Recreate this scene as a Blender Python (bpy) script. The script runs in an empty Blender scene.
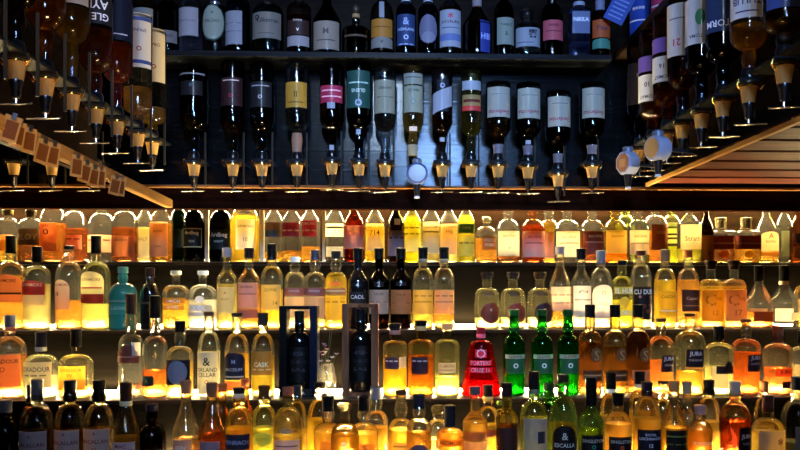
import bpy, math, random
from mathutils import Vector, Matrix
random.seed(7)
PI = math.pi
SC = bpy.context.scene
COL = SC.collection

# ------------------------------------------------------------------ camera
EYE = 1.5
F = 800.0
HOR = 290.0
cam_d = bpy.data.cameras.new('camera'); cam = bpy.data.objects.new('camera', cam_d); COL.objects.link(cam)
cam_d.sensor_width = 36.0; cam_d.lens = 36.0; cam_d.shift_y = (HOR - 225.0) / 800.0
cam_d.clip_start = 0.05
cam.location = (0, 0, EYE); YAW = 0.037
cam.rotation_euler = (PI / 2, 0, -math.atan(YAW)); cam_d.shift_x = -YAW
SC.camera = cam
# ------------------------------------------------------------------ world, lights, exposure
SC.view_settings.view_transform = 'Standard'; SC.view_settings.look = 'None'
SC.view_settings.gamma = 1.0; SC.view_settings.use_curve_mapping = False
SC.view_settings.exposure = 0.0
SC.cycles.use_denoising = True
SC.cycles.max_bounces = 12; SC.cycles.transparent_max_bounces = 24
SC.cycles.transmission_bounces = 8; SC.cycles.diffuse_bounces = 3; SC.cycles.glossy_bounces = 4
SC.cycles.caustics_reflective = False; SC.cycles.caustics_refractive = True
SC.cycles.sample_clamp_indirect = 15.0
w = bpy.data.worlds.new('world'); SC.world = w; w.use_nodes = True
w.node_tree.nodes['Background'].inputs[0].default_value = (0.10, 0.16, 0.40, 1)
w.node_tree.nodes['Background'].inputs[1].default_value = 0.01

LED = 450.0            # brightness of the light strips behind the bottles
LEDC = (1.0, 0.76, 0.36)

def area(name, loc, target, size, sizey, power, col):
    l = bpy.data.lights.new(name, 'AREA'); l.shape = 'RECTANGLE'; l.size = size; l.size_y = sizey
    l.energy = power; l.color = col
    o = bpy.data.objects.new(name, l); COL.objects.link(o); o.location = loc
    o.rotation_euler = (Vector(target) - Vector(loc)).to_track_quat('-Z', 'Y').to_euler()
    return o
# high window's cool daylight; second, an unseen narrow lamp added for bottle streaks
area('window_daylight', (0.30, -1.0, EYE + 0.98), (0.05, 2.5, EYE + 0.45), 0.42, 0.34, 11.0, (0.24, 0.47, 1.0)).data.spread = math.radians(48)
area('narrow_streak_lamp', (-0.12, -0.9, EYE + 1.42), (0.0, 2.4, EYE + 0.62), 0.08, 0.50, 6.5, (0.52, 0.72, 1.0)).data.spread = math.radians(48)
# warm lamp low over the bar counter; side pair added to imitate shelf-light glints
area('counter_lamp', (0.0, 0.9, EYE - 0.85), (0.0, 2.3, EYE + 0.35), 1.6, 0.15, 1.2, (1.0, 0.62, 0.30))
area('glint_fill_left', (-0.10, 0.75, EYE - 0.30), (-0.73, 1.75, EYE + 0.58), 0.30, 0.10, 2.8, (1.0, 0.60, 0.26)).data.spread = math.radians(70)
area('glint_fill_right', (0.10, 0.75, EYE - 0.30), (0.73, 1.75, EYE + 0.58), 0.30, 0.10, 0.6, (1.0, 0.60, 0.26)).data.spread = math.radians(70)

# ------------------------------------------------------------------ helpers
def lin(h):
    h = h.lstrip('#')
    v = [int(h[i:i + 2], 16) / 255 for i in (0, 2, 4)]
    return tuple(c / 12.92 if c <= 0.04045 else ((c + 0.055) / 1.055) ** 2.4 for c in v)
def PX(x, d):
    u = (x - 400.0 - F * YAW) / F
    return d * (u + YAW) / (1 - u * YAW)
def PZ(y, d): return EYE + (HOR - y) * d / F

_mats = {}
def newmat(key):
    m = bpy.data.materials.new(key); m.use_nodes = True; m.node_tree.nodes.clear()
    return m, m.node_tree.nodes, m.node_tree.links
def out(n, l, sh):
    o = n.new('ShaderNodeOutputMaterial'); l.new(sh, o.inputs['Surface'])
def glass(h='#f2f2ec', haze=0.005):
    k = 'glass%s%.3f' % (h, haze)
    if k in _mats: return _mats[k]
    m, n, l = newmat(k); c = lin(h)
    t = n.new('ShaderNodeBsdfTransparent'); g = n.new('ShaderNodeBsdfGlossy'); g.inputs['Roughness'].default_value = 0.04
    lw = n.new('ShaderNodeLayerWeight'); lw.inputs['Blend'].default_value = 0.35
    mc = n.new('ShaderNodeMix'); mc.data_type = 'RGBA'
    mc.inputs['A'].default_value = (*c, 1); mc.inputs['B'].default_value = tuple([q * 0.55 for q in c] + [1])
    l.new(lw.outputs['Facing'], mc.inputs['Factor']); l.new(mc.outputs['Result'], t.inputs['Color'])
    fr = n.new('ShaderNodeFresnel'); fr.inputs['IOR'].default_value = 1.5
    mx = n.new('ShaderNodeMixShader'); l.new(fr.outputs[0], mx.inputs[0]); l.new(t.outputs[0], mx.inputs[1]); l.new(g.outputs[0], mx.inputs[2])
    rf = n.new('ShaderNodeBsdfGlass'); rf.inputs['IOR'].default_value = 1.42; rf.inputs['Roughness'].default_value = 0.02; rf.inputs['Color'].default_value = (*c, 1)
    m2 = n.new('ShaderNodeMixShader'); m2.inputs[0].default_value = 0.24; l.new(mx.outputs[0], m2.inputs[1]); l.new(rf.outputs[0], m2.inputs[2])
    hz = n.new('ShaderNodeBsdfTranslucent'); hz.inputs['Color'].default_value = (*c, 1)
    m3 = n.new('ShaderNodeMixShader'); m3.inputs[0].default_value = haze; l.new(m2.outputs[0], m3.inputs[1]); l.new(hz.outputs[0], m3.inputs[2])
    out(n, l, m3.outputs[0]); _mats[k] = m; return m
def liquid(h):
    k = 'liquid' + h
    if k in _mats: return _mats[k]
    m, n, l = newmat(k); c = lin(h)
    t = n.new('ShaderNodeBsdfTransparent'); t.inputs['Color'].default_value = (*[q ** 0.3 for q in c], 1)
    tr = n.new('ShaderNodeBsdfTranslucent'); tr.inputs['Color'].default_value = (*[min(1, q ** 0.62) for q in c], 1)
    gl = n.new('ShaderNodeBsdfGlass'); gl.inputs['IOR'].default_value = 1.36; gl.inputs['Roughness'].default_value = 0.02
    gl.inputs['Color'].default_value = (*[q ** 0.4 for q in c], 1)
    nz = n.new('ShaderNodeTexNoise'); nz.inputs['Scale'].default_value = 55; nz.inputs['Detail'].default_value = 1
    bp = n.new('ShaderNodeBump'); bp.inputs['Strength'].default_value = 0.35; bp.inputs['Distance'].default_value = 0.004
    l.new(nz.outputs[0], bp.inputs['Height']); l.new(bp.outputs[0], gl.inputs['Normal'])
    m1 = n.new('ShaderNodeMixShader'); m1.inputs[0].default_value = 0.5
    l.new(t.outputs[0], m1.inputs[1]); l.new(tr.outputs[0], m1.inputs[2])
    m2 = n.new('ShaderNodeMixShader'); m2.inputs[0].default_value = 0.42
    l.new(m1.outputs[0], m2.inputs[1]); l.new(gl.outputs[0], m2.inputs[2])
    out(n, l, m2.outputs[0]); _mats[k] = m; return m
def paper(h, trans=0.55):
    k = 'paper%s%.2f' % (h, trans)
    if k in _mats: return _mats[k]
    m, n, l = newmat(k); c = lin(h)
    no = n.new('ShaderNodeTexNoise'); no.inputs['Scale'].default_value = 60; no.inputs['Detail'].default_value = 3
    mc = n.new('ShaderNodeMix'); mc.data_type = 'RGBA'; mc.inputs['A'].default_value = (*[q * 0.8 for q in c], 1); mc.inputs['B'].default_value = (*c, 1)
    l.new(no.outputs[0], mc.inputs['Factor'])
    d = n.new('ShaderNodeBsdfPrincipled'); d.inputs['Roughness'].default_value = 0.55; d.inputs['Specular IOR Level'].default_value = 0.15; d.inputs['Coat Weight'].default_value = 0.1; d.inputs['Coat Roughness'].default_value = 0.12
    t = n.new('ShaderNodeBsdfTranslucent')
    l.new(mc.outputs['Result'], d.inputs['Base Color']); l.new(mc.outputs['Result'], t.inputs['Color'])
    mx = n.new('ShaderNodeMixShader'); mx.inputs[0].default_value = trans
    l.new(d.outputs[0], mx.inputs[1]); l.new(t.outputs[0], mx.inputs[2]); out(n, l, mx.outputs[0]); _mats[k] = m; return m
def solid(h, rough=0.4, metal=0.0, coat=0.0):
    k = 'solid%s%.2f%.1f%.1f' % (h, rough, metal, coat)
    if k in _mats: return _mats[k]
    m, n, l = newmat(k); c = lin(h)
    no = n.new('ShaderNodeTexNoise'); no.inputs['Scale'].default_value = 45
    mc = n.new('ShaderNodeMix'); mc.data_type = 'RGBA'; mc.inputs['A'].default_value = (*[q * 0.85 for q in c], 1); mc.inputs['B'].default_value = (*c, 1)
    l.new(no.outputs[0], mc.inputs['Factor'])
    d = n.new('ShaderNodeBsdfPrincipled'); l.new(mc.outputs['Result'], d.inputs['Base Color'])
    if rough >= 0.35: d.inputs['Specular IOR Level'].default_value = 0.06
    d.inputs['Roughness'].default_value = rough; d.inputs['Metallic'].default_value = metal; d.inputs['Coat Weight'].default_value = coat
    out(n, l, d.outputs[0]); _mats[k] = m; return m
def wood(a, b, rough=0.4, scale=(1, 8, 12), bump=0.25, spec=0.02):
    k = 'wood' + a + b + str(scale) + str(spec)
    if k in _mats: return _mats[k]
    m, n, l = newmat(k)
    tc = n.new('ShaderNodeTexCoord'); mp = n.new('ShaderNodeMapping'); mp.inputs['Scale'].default_value = scale
    no = n.new('ShaderNodeTexNoise'); no.inputs['Scale'].default_value = 4; no.inputs['Detail'].default_value = 8; no.inputs['Distortion'].default_value = 0.6
    l.new(tc.outputs['Object'], mp.inputs[0]); l.new(mp.outputs[0], no.inputs['Vector'])
    rp = n.new('ShaderNodeValToRGB'); rp.color_ramp.elements[0].position = 0.35; rp.color_ramp.elements[1].position = 0.68
    rp.color_ramp.elements[0].color = (*lin(a), 1); rp.color_ramp.elements[1].color = (*lin(b), 1)
    l.new(no.outputs[0], rp.inputs[0])
    d = n.new('ShaderNodeBsdfPrincipled'); d.inputs['Roughness'].default_value = rough; d.inputs['Specular IOR Level'].default_value = spec; l.new(rp.outputs[0], d.inputs['Base Color'])
    bp = n.new('ShaderNodeBump'); bp.inputs['Strength'].default_value = bump; bp.inputs['Distance'].default_value = 0.002
    l.new(no.outputs[0], bp.inputs['Height']); l.new(bp.outputs[0], d.inputs['Normal'])
    out(n, l, d.outputs[0]); _mats[k] = m; return m
def emit(k, c, s):
    if k in _mats: return _mats[k]
    m, n, l = newmat(k); e = n.new('ShaderNodeEmission'); e.inputs[0].default_value = (*c, 1); e.inputs[1].default_value = s
    out(n, l, e.outputs[0]); _mats[k] = m; return m

class MB:
    def __init__(s): s.v = []; s.f = []
    def add(s, vs, fs):
        b = len(s.v); s.v += [tuple(v) for v in vs]; s.f += [tuple(i + b for i in f) for f in fs]; return s
    def box(s, x0, x1, y0, y1, z0, z1, bev=0.0):
        if bev <= 0:
            vs = [(x, y, z) for z in (z0, z1) for y in (y0, y1) for x in (x0, x1)]
            return s.add(vs, [(0, 2, 3, 1), (4, 5, 7, 6), (0, 1, 5, 4), (2, 6, 7, 3), (0, 4, 6, 2), (1, 3, 7, 5)])
        import bmesh
        bm = bmesh.new(); bmesh.ops.create_cube(bm, size=1.0)
        bmesh.ops.scale(bm, vec=(x1 - x0, y1 - y0, z1 - z0), verts=bm.verts)
        bmesh.ops.translate(bm, vec=((x0 + x1) / 2, (y0 + y1) / 2, (z0 + z1) / 2), verts=bm.verts)
        bmesh.ops.bevel(bm, geom=bm.edges[:], offset=bev, segments=2, affect='EDGES')
        bm.verts.index_update(); s.add([v.co for v in bm.verts], [[v.index for v in f.verts] for f in bm.faces]); bm.free(); return s
    def lathe(s, prof, seg=28, cx=0, cy=0, sq=0.0, sy=1.0):
        vs = []; fs = []; n = len(prof)
        for (r, z) in prof:
            for k in range(seg):
                a = 2 * PI * k / seg; c, q = math.cos(a), math.sin(a)
                e = 1.0
                if sq > 0:
                    e = 1.0 / ((abs(c) ** (2 + sq * 6) + abs(q) ** (2 + sq * 6)) ** (1.0 / (2 + sq * 6)))
                vs.append((cx + r * e * c, cy + r * e * q * sy, z))
        for i in range(n - 1):
            for k in range(seg):
                k2 = (k + 1) % seg
                fs.append((i * seg + k, i * seg + k2, (i + 1) * seg + k2, (i + 1) * seg + k))
        fs.append(tuple(range(seg - 1, -1, -1))); fs.append(tuple((n - 1) * seg + k for k in range(seg)))
        return s.add(vs, fs)
    def tube(s, pts, r, seg=8):
        P = [Vector(p) for p in pts]; rings = []
        for i, p in enumerate(P):
            d = (P[min(i + 1, len(P) - 1)] - P[max(i - 1, 0)]).normalized()
            u = d.orthogonal().normalized(); v = d.cross(u)
            rr = r[i] if isinstance(r, (list, tuple)) else r
            rings.append([p + (u * math.cos(2 * PI * k / seg) + v * math.sin(2 * PI * k / seg)) * rr for k in range(seg)])
        vs = [q for g in rings for q in g]; fs = []
        for i in range(len(P) - 1):
            for k in range(seg):
                k2 = (k + 1) % seg; fs.append((i * seg + k, i * seg + k2, (i + 1) * seg + k2, (i + 1) * seg + k))
        fs.append(tuple(range(seg - 1, -1, -1))); fs.append(tuple((len(P) - 1) * seg + k for k in range(seg)))
        return s.add(vs, fs)
    def build(s, name, mat, parent=None, smooth=False, angle=40):
        me = bpy.data.meshes.new(name); me.from_pydata(s.v, [], s.f); me.update()
        import bmesh
        bm = bmesh.new(); bm.from_mesh(me); bmesh.ops.recalc_face_normals(bm, faces=bm.faces); bm.to_mesh(me); bm.free()
        me.materials.append(mat)
        if smooth:
            me.polygons.foreach_set('use_smooth', [True] * len(me.polygons))
            try: me.set_sharp_from_angle(angle=math.radians(angle))
            except Exception: pass
        o = bpy.data.objects.new(name, me); COL.objects.link(o)
        if parent: o.parent = parent
        return o

def tag(o, label=None, cat=None, group=None, kind=None):
    if label: o['label'] = label
    if cat: o['category'] = cat
    if group: o['group'] = group
    if kind: o['kind'] = kind
    return o
def empty(name, loc=(0, 0, 0), rot=(0, 0, 0)):
    o = bpy.data.objects.new(name, None); COL.objects.link(o); o.location = loc; o.rotation_euler = rot
    o.empty_display_size = 0.05; return o
def copy_tree(o, parent=None):
    c = o.copy(); COL.objects.link(c)
    if parent: c.parent = parent
    for ch in list(o.children): copy_tree(ch, c)
    return c

# ------------------------------------------------------------------ lettering
_txt = {}
def text_geo(s, spacing=1.0):
    k = (s, spacing)
    if k in _txt: return _txt[k]
    if not any(c.isalnum() or c in '&*%~|' or ord(c) > 127 for c in s):
        n = s.count('_') or 0; vs = []; fs = []
        segs = [(-6.0, 6.0)] if n else [(-5.5 + i * 4.0, -2.5 + i * 4.0) for i in range(3)]
        for a0, a1 in segs:
            for i in range(8):
                b = len(vs); u0 = a0 + (a1 - a0) * i / 8; u1 = a0 + (a1 - a0) * (i + 1) / 8
                vs += [(u0, -.35, 0), (u1, -.35, 0), (u1, .35, 0), (u0, .35, 0)]; fs.append((b, b + 1, b + 2, b + 3))
        _txt[k] = (vs, fs); return _txt[k]
    cu = bpy.data.curves.new('lettering', 'FONT'); cu.body = s; cu.size = 1.0; cu.align_x = 'CENTER'; cu.resolution_u = 2
    cu.space_character = spacing; cu.offset = 0.012
    ob = bpy.data.objects.new('lettering_source', cu); COL.objects.link(ob)
    bpy.context.view_layer.update()
    dg = bpy.context.evaluated_depsgraph_get()
    me = bpy.data.meshes.new_from_object(ob.evaluated_get(dg))
    vs = [tuple(v.co) for v in me.vertices]; fs = [tuple(p.vertices) for p in me.polygons]
    bpy.data.objects.remove(ob); bpy.data.meshes.remove(me); bpy.data.curves.remove(cu)
    if vs:
        zs = [v[1] for v in vs]; xs = [v[0] for v in vs]
        h = max(max(zs) - min(zs), 1e-3); cz = (max(zs) + min(zs)) / 2; cx = (max(xs) + min(xs)) / 2
        vs = [((x - cx) / h, (y - cz) / h, 0) for x, y, _ in vs]
    _txt[k] = (vs, fs); return _txt[k]
# ------------------------------------------------------------------ bottles
def S(t): return t * t * (3 - 2 * t)
def profile(style, H, R, zs, zn, rn):
    """outline of a bottle: list of (radius, z) from the base up"""
    p = [(R * 0.05, 0.0), (R * 0.84, 0.0), (R * 0.95, 0.0025), (R * 0.99, 0.007), (R, 0.013)]
    if style == 'flare':
        p = [(R * 0.05, 0), (R * 0.93, 0), (R * 0.99, 0.004), (R, 0.010)]
        for i in range(1, 9): t = i / 8; p.append((R + (0.60 * R - R) * t, 0.010 + (zs - 0.010) * t))
        Rs = 0.60 * R
        for i in range(1, 8): t = i / 7; p.append((rn + (Rs - rn) * math.cos(t * PI / 2) ** 0.8, zs + (zn - zs) * math.sin(t * PI / 2)))
    else:
        Rb = {'jura': 0.90, 'taper': 0.88}.get(style, 1.0)
        Rt = R * {'jura': 1.0, 'taper': 1.0, 'oval': 0.96, 'bell': 1.0}.get(style, 1.0)
        p = [(r * Rb, z) for r, z in p]
        for i in range(1, 9):
            t = i / 8; z = 0.013 + (zs - 0.013) * t
            r = R * Rb + (Rt - R * Rb) * t
            if style == 'jura': r = R * (0.97 - 0.07 * math.sin(PI * min(1, t * 1.15)) + 0.03 * t)
            if style == 'oval': r = R * (0.90 + 0.10 * math.sin(PI * (0.15 + 0.75 * t)))
            p.append((r, z))
        Rs = p[-1][0]; n = 9
        for i in range(1, n + 1):
            t = i / n
            if style in ('dome', 'oval', 'squat', 'bulb', 'jura'):
                a = t * PI / 2; r = rn + (Rs - rn) * max(0.0, math.cos(a)) ** (0.85 if style in ('squat', 'oval') else 1.12); z = zs + (zn - zs) * math.sin(a)
            elif style == 'cone':
                r = Rs + (rn - Rs) * (0.25 * S(t) + 0.75 * t); z = zs + (zn - zs) * t
            else:
                r = rn + (Rs - rn) * (0.5 + 0.5 * math.cos(PI * t)) ** 0.85; z = zs + (zn - zs) * t
            p.append((max(r, rn), z))
    top = H - 0.004
    L = top - zn
    if style in ('bulb', 'dome', 'jura') and L > 0.03:
        b = 0.0055 if style == 'bulb' else 0.003
        for i in range(1, 9):
            t = i / 9; bb = b * math.exp(-((t - 0.33) / 0.2) ** 2)
            p.append((rn + bb, zn + L * t))
    elif L > 0.012:
        p.append((rn * 1.03, zn + L * 0.15)); p.append((rn, zn + L * 0.5))
    p += [(rn, top - 0.004), (rn + 0.0015, top - 0.003), (rn + 0.0015, top)]
    q = [p[0]]
    for a in p[1:]:
        if a[1] >= q[-1][1] - 1e-6: q.append((a[0], max(a[1], q[-1][1])))
    return q
def rad(prof, z):
    for (r0, z0), (r1, z1) in zip(prof, prof[1:]):
        if z0 <= z <= z1 and z1 > z0: return r0 + (r1 - r0) * (z - z0) / (z1 - z0)
    return prof[-1][0]
def lab(y0, y1, col, ha=62, rot=0, shape='rect', txt=(), name='label'):
    return dict(y0=y0, y1=y1, col=col, ha=ha, rot=rot, shape=shape, txt=txt, name=name)
def wrap(vs, prof, rot, off, sq=0.0, sy=1.0):
    o = []
    for u, z in vs:
        r = rad(prof, z) + off
        a = rot + u / max(r, 1e-3); c, q = math.sin(a), -math.cos(a)
        e = 1.0
        if sq > 0: e = 1.0 / ((abs(c) ** (2 + sq * 6) + abs(q) ** (2 + sq * 6)) ** (1.0 / (2 + sq * 6)))
        o.append((r * e * c, r * e * q * sy, z))
    return o
def label_mesh(prof, z0, z1, ha, rot, shape, off, sq):
    R = rad(prof, (z0 + z1) / 2) + off; W = math.radians(ha) * R
    NU, NV = 14, 8; vs = []
    for j in range(NV + 1):
        v = j / NV
        for i in range(NU + 1):
            u = 2 * i / NU - 1; w = 1.0; z = z0 + (z1 - z0) * v
            if shape == 'oval':
                th = v * PI; z = (z0 + z1) / 2 - math.cos(th) * (z1 - z0) / 2; w = max(0.02, math.sin(th))
            elif shape == 'arch':
                z = z0 + (z1 - z0) * v * (0.72 + 0.28 * math.sqrt(max(0, 1 - u * u)))
            elif shape == 'wave':
                z += (z1 - z0) * 0.22 * u
            vs.append((u * W * w, z))
    fs = [(j * (NU + 1) + i, j * (NU + 1) + i + 1, (j + 1) * (NU + 1) + i + 1, (j + 1) * (NU + 1) + i) for j in range(NV) for i in range(NU)]
    return MB().add(wrap(vs, prof, math.radians(rot), off, sq), fs)

CAPM = {}
def make_cap(root, kind, col, zc, H, rn):
    m = MB()
    if kind == 'foil':
        m.lathe([(rn * 0.4, zc), (rn + 0.0022, zc), (rn + 0.0019, zc + (H - zc) * 0.5), (rn + 0.0024, H - 0.010), (rn + 0.0027, H - 0.009), (rn + 0.0025, H - 0.001), (rn * 0.8, H)], 20)
        mat = solid(col, 0.40)
    elif kind == 'metal':
        m.lathe([(rn * 0.4, zc), (rn + 0.0022, zc), (rn + 0.0019, H - 0.008), (rn + 0.0026, H - 0.006), (rn + 0.0024, H - 0.001), (rn * 0.8, H)], 20)
        mat = solid(col, 0.25, 0.8)
    elif kind == 'stop':      # broad stopper head
        hh = min(0.016, (H - zc))
        m.lathe([(rn * 0.6, zc), (rn + 0.0012, zc), (rn + 0.0012, H - hh), (rn + 0.0045, H - hh + 0.0005), (rn + 0.005, H - 0.002), (rn + 0.003, H)], 22)
        mat = solid(col, 0.40)
    elif kind == 'ball':
        hh = (H - zc); pr = [(rn * 0.5, zc)]
        for i in range(1, 8):
            a = PI * i / 8; pr.append((rn * 0.4 + (rn * 1.15) * math.sin(a), zc + hh * (0.5 - 0.5 * math.cos(a))))
        pr.append((0.002, H)); m.lathe(pr, 22); mat = glass('#e8e0c8') if col == 'clear' else solid(col, 0.2, 0, .5)
    else:                      # cork
        m.lathe([(rn * 0.5, zc), (rn * 0.85, zc), (rn * 1.05, zc + 0.004), (rn * 1.15, H - 0.002), (rn * 1.05, H)], 20)
        mat = solid(col, 0.85)
    return m.build('cork' if kind == 'cork' else ('stopper' if kind in ('stop', 'ball') else 'cap'), mat, root, True)

def bottle(loc, H, R, sh=None, nk=None, style='std', rn=None, gl='#f2f2ec', liq=None, fill=0.6, cap=('foil', '#0c0c0e', 0.05),
           labels=(), sq=0.0, rot=(0, 0, 0), name='whisky_bottle', text='', group='', cat='bottle', opaque=False, neckband=None):
    """H, R metres; sh/nk heights where shoulder starts / neck starts; labels in local metres"""
    root = empty(name, loc, rot); tag(root, text, cat, group)
    rn = rn or min(0.0135, R * 0.40)
    sh = H * 0.60 if sh is None else sh
    nk = sh + (H - sh) * 0.42 if nk is None else nk
    prof = profile(style, H, R, sh, nk, rn)
    mat = solid(gl, 0.12, 0, 1.0) if opaque else glass(gl)
    MB().lathe(prof, 32, sq=sq).build('glass_body', mat, root, True, 60)
    if liq:
        zt = fill * H
        lp = [(max(r - 0.0016, 0.001), z) for r, z in prof if 0.004 < z < zt]
        if lp and zt > 0.02:
            lp = [(lp[0][0] * 0.3, 0.0045), (lp[0][0] * 0.93, 0.0045)] + lp + [(max(rad(prof, zt) - 0.0016, 0.002), zt)]
            MB().lathe(lp, 32, sq=sq).build('liquid', liquid(liq), root, True, 60)
    if cap:
        make_cap(root, cap[0], cap[1], H - cap[2], H + 0.0005, rn)
        if len(cap) > 3:
            MB().lathe([(rn + 0.0018, H - cap[2] - 0.012), (rn + 0.0026, H - cap[2] - 0.011), (rn + 0.0026, H - cap[2]), (rn + 0.0018, H - cap[2] + 0.001)], 20).build('neck_ring', solid(cap[3], .5), root, True)
    for li, L in enumerate(labels):
        z0, z1 = sorted((L['y0'], L['y1']))
        if z1 - z0 < 0.001: continue
        lo = label_mesh(prof, z0, z1, L['ha'], L['rot'], L['shape'], 0.0007 + 0.0005 * li, sq).build(L['name'], paper(L['col'], 0.55 if sum(lin(L['col'])) > 0.75 else (0.25 if sum(lin(L['col'])) > 0.5 else 0.04)), root, True, 80)
        for T in L['txt']:
            s, zc, hh, tc = T[:4]; dx = T[4] if len(T) > 4 else 0.0
            vs, fs = text_geo(s)
            if not vs: continue
            wmax = 2 * math.radians(L['ha'] * 0.9) * rad(prof, zc)
            ww = max(v[0] for v in vs) - min(v[0] for v in vs); k = min(1.0, wmax / (ww * hh)) if L['ha'] < 200 else 1
            pts = wrap([(v[0] * hh * k + dx, zc + v[1] * hh) for v in vs], prof, math.radians(L['rot']), 0.0011 + 0.0005 * li, sq)
            MB().add(pts, fs).build('lettering', solid(tc, 0.5), lo)
    return root
# ------------------------------------------------------------------ setting
W_DARK = wood('#0a0706', '#160f0b', 0.38, (1, 6, 14))
W_BEAM = wood('#0e0604', '#1e0e08', 0.45, (1, 8, 18), 0.25, 0.0)
W_BLUE = wood('#030405', '#08090c', 0.17, (0.6, 6, 30), 0.15, 0.10)
W_SLAT = wood('#220e08', '#441e14', 0.5, (1.5, 10, 10))
W_RAIL = wood('#7a5830', '#94703e', 0.5, (10, 1, 10))
def B(name, x0, x1, d0, d1, z0, z1, mat, parent=None, bev=0.0):
    return MB().box(x0, x1, d0, d1, EYE + z0, EYE + z1, bev).build(name, mat, parent)
tag(B('floor', -3, 3, -2.2, 3.1, -1.52, -1.5, wood('#1c120c', '#2c1d13', 0.5)), kind='structure')
tag(B('wall_back', -3, 3, 3.02, 3.10, -1.5, 1.4, wood('#070402', '#100804', 0.6, spec=0.0)), kind='structure')
tag(B('wall_upper', -3, 3, 2.70, 2.76, 0.33, 1.4, W_DARK), 'dark boarded wall behind the high bottle shelf', kind='structure')

def shelf_thing(label, z, d0, d1, th=0.010, xx=1.75):
    r = empty('display_shelf', (0, (d0 + d1) / 2, EYE + z)); h = (d1 - d0) / 2
    MB().box(-xx, xx, -h, h, -th, -0.003).build('shelf_board', W_DARK, r)
    MB().box(-xx, xx, -h + 0.004, h, -0.003, 0).build('acrylic_top', solid('#3c362e', 0.5), r)
    MB().box(-xx, xx, -h, -h + 0.0035, -0.003, 0.0).build('front_edge', solid('#1a1512', 0.5), r)
    return tag(r, label, 'shelf', 'stepped shelves of the bottle display')
ROW = {1: (2.86, 0.0975), 2: (2.62, -0.1265), 3: (2.42, -0.3185), 4: (2.20, -0.5400)}
D1, Z1 = ROW[1]; D2, Z2 = ROW[2]; D3, Z3 = ROW[3]; D4, Z4 = ROW[4]
shelf_thing('dark lit shelf carrying the topmost glowing row of bottles', Z1, 2.785, 3.02)
shelf_thing('dark lit shelf carrying the second glowing row of bottles', Z2, 2.535, 2.82)
shelf_thing('dark lit shelf carrying the third glowing row with the red bottle', Z3, 2.335, 2.57)
shelf_thing('dark shelf at the bottom edge carrying the nearest bottles', Z4, 2.02, 2.37)
def riser(label, d, z0, z1):
    return tag(B('riser_board', -1.75, 1.75, d, d + 0.012, z0, z1, W_RISER), label, 'panel', 'upright boards between the lit shelves')
W_RISER = wood('#050403', '#0a0806', 0.6, (1, 5, 9), 0.2, 0.0)
riser('dark brown upright board behind the second glowing bottle row', 2.79, Z2, Z1 - 0.012)
riser('dark brown upright board behind the third glowing bottle row', 2.54, Z3, Z2 - 0.012)
riser('dark brown upright board behind the bottom bottle row', 2.34, Z4, Z3 - 0.012)
tag(B('bar_cabinet', -1.75, 1.75, 2.02, 3.0, -1.5, Z4 - 0.012, W_DARK), 'dark wooden cabinet carrying the stepped bottle display', 'cabinet')
def strip(label, d, z, h=0.005, s=LED, xa=-1.72, xb=1.72):
    r = empty('light_strip', (0, d, EYE + z)); tag(r, label, 'light strip', 'warm light strips along the shelves')
    MB().box(xa, xb, -0.012, 0, 0, h).build('diffuser', emit('led%.1f' % s, LEDC, s), r)
    MB().box(xa - 0.01, xb + 0.01, 0, 0.005, -0.001 if z < 0.3 else 0, h + 0.001).build('channel', solid('#9a9a98', 0.3, 1.0), r)
strip('warm light strip at the back of the topmost lit shelf', 2.985, Z1 + 0.0015, s=LED * 0.42)
strip('warm light strip at the back of the second lit shelf', 2.770, Z2 + 0.0015, s=LED * 1.9)
strip('warm light strip at the back of the third lit shelf', 2.518, Z3 + 0.0015, s=LED * 2.0)
strip('warm light strip mounted low behind the bottom bottle row', 2.332, -0.484, s=LED * 3.2, xa=-0.72, xb=1.02)
r = empty('light_strip', (0, 2.975, EYE + 0.335)); tag(r, 'warm light strip hidden above the topmost lit row', 'light strip', 'warm light strips along the shelves')
MB().box(-1.72, 1.72, -0.02, 0.02, 0, 0.012).build('diffuser', emit('ledtop', LEDC, LED * 0.8), r)

# beam, panel and rack of the hanging bottles
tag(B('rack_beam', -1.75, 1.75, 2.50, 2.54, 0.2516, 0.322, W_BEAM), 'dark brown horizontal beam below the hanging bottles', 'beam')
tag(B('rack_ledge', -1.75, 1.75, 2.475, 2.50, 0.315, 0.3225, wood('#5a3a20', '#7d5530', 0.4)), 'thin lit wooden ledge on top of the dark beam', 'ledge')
tag(B('wall_middle', -1.75, 1.75, 2.52, 2.535, 0.324, 0.688, W_BLUE), kind='structure')
tag(B('bottle_shelf', -1.75, 0.635, 2.375, 2.70, 0.689, 0.704, wood('#0e1014', '#1c2026', 0.3, (1, 6, 20))), 'high dark shelf of upright bottles above the hanging row', 'shelf')
tag(B('side_shelf', 0.72, 1.15, 1.25, 2.69, 0.772, 0.795, W_DARK), 'dark side shelf above the right hanging bottles', 'shelf')
for zz in (0.70, 0.90, 1.10, 1.30):
    tag(B('wall_batten', -1.75, 1.75, 2.692, 2.70, zz + 0.09, zz + 0.098, W_BEAM), 'thin horizontal groove strip %s on the wall behind the high shelf' % {0.70: 'lowest', 0.90: 'second', 1.10: 'third', 1.30: 'highest'}[zz], 'strip', 'strips on the upper wall')
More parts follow.
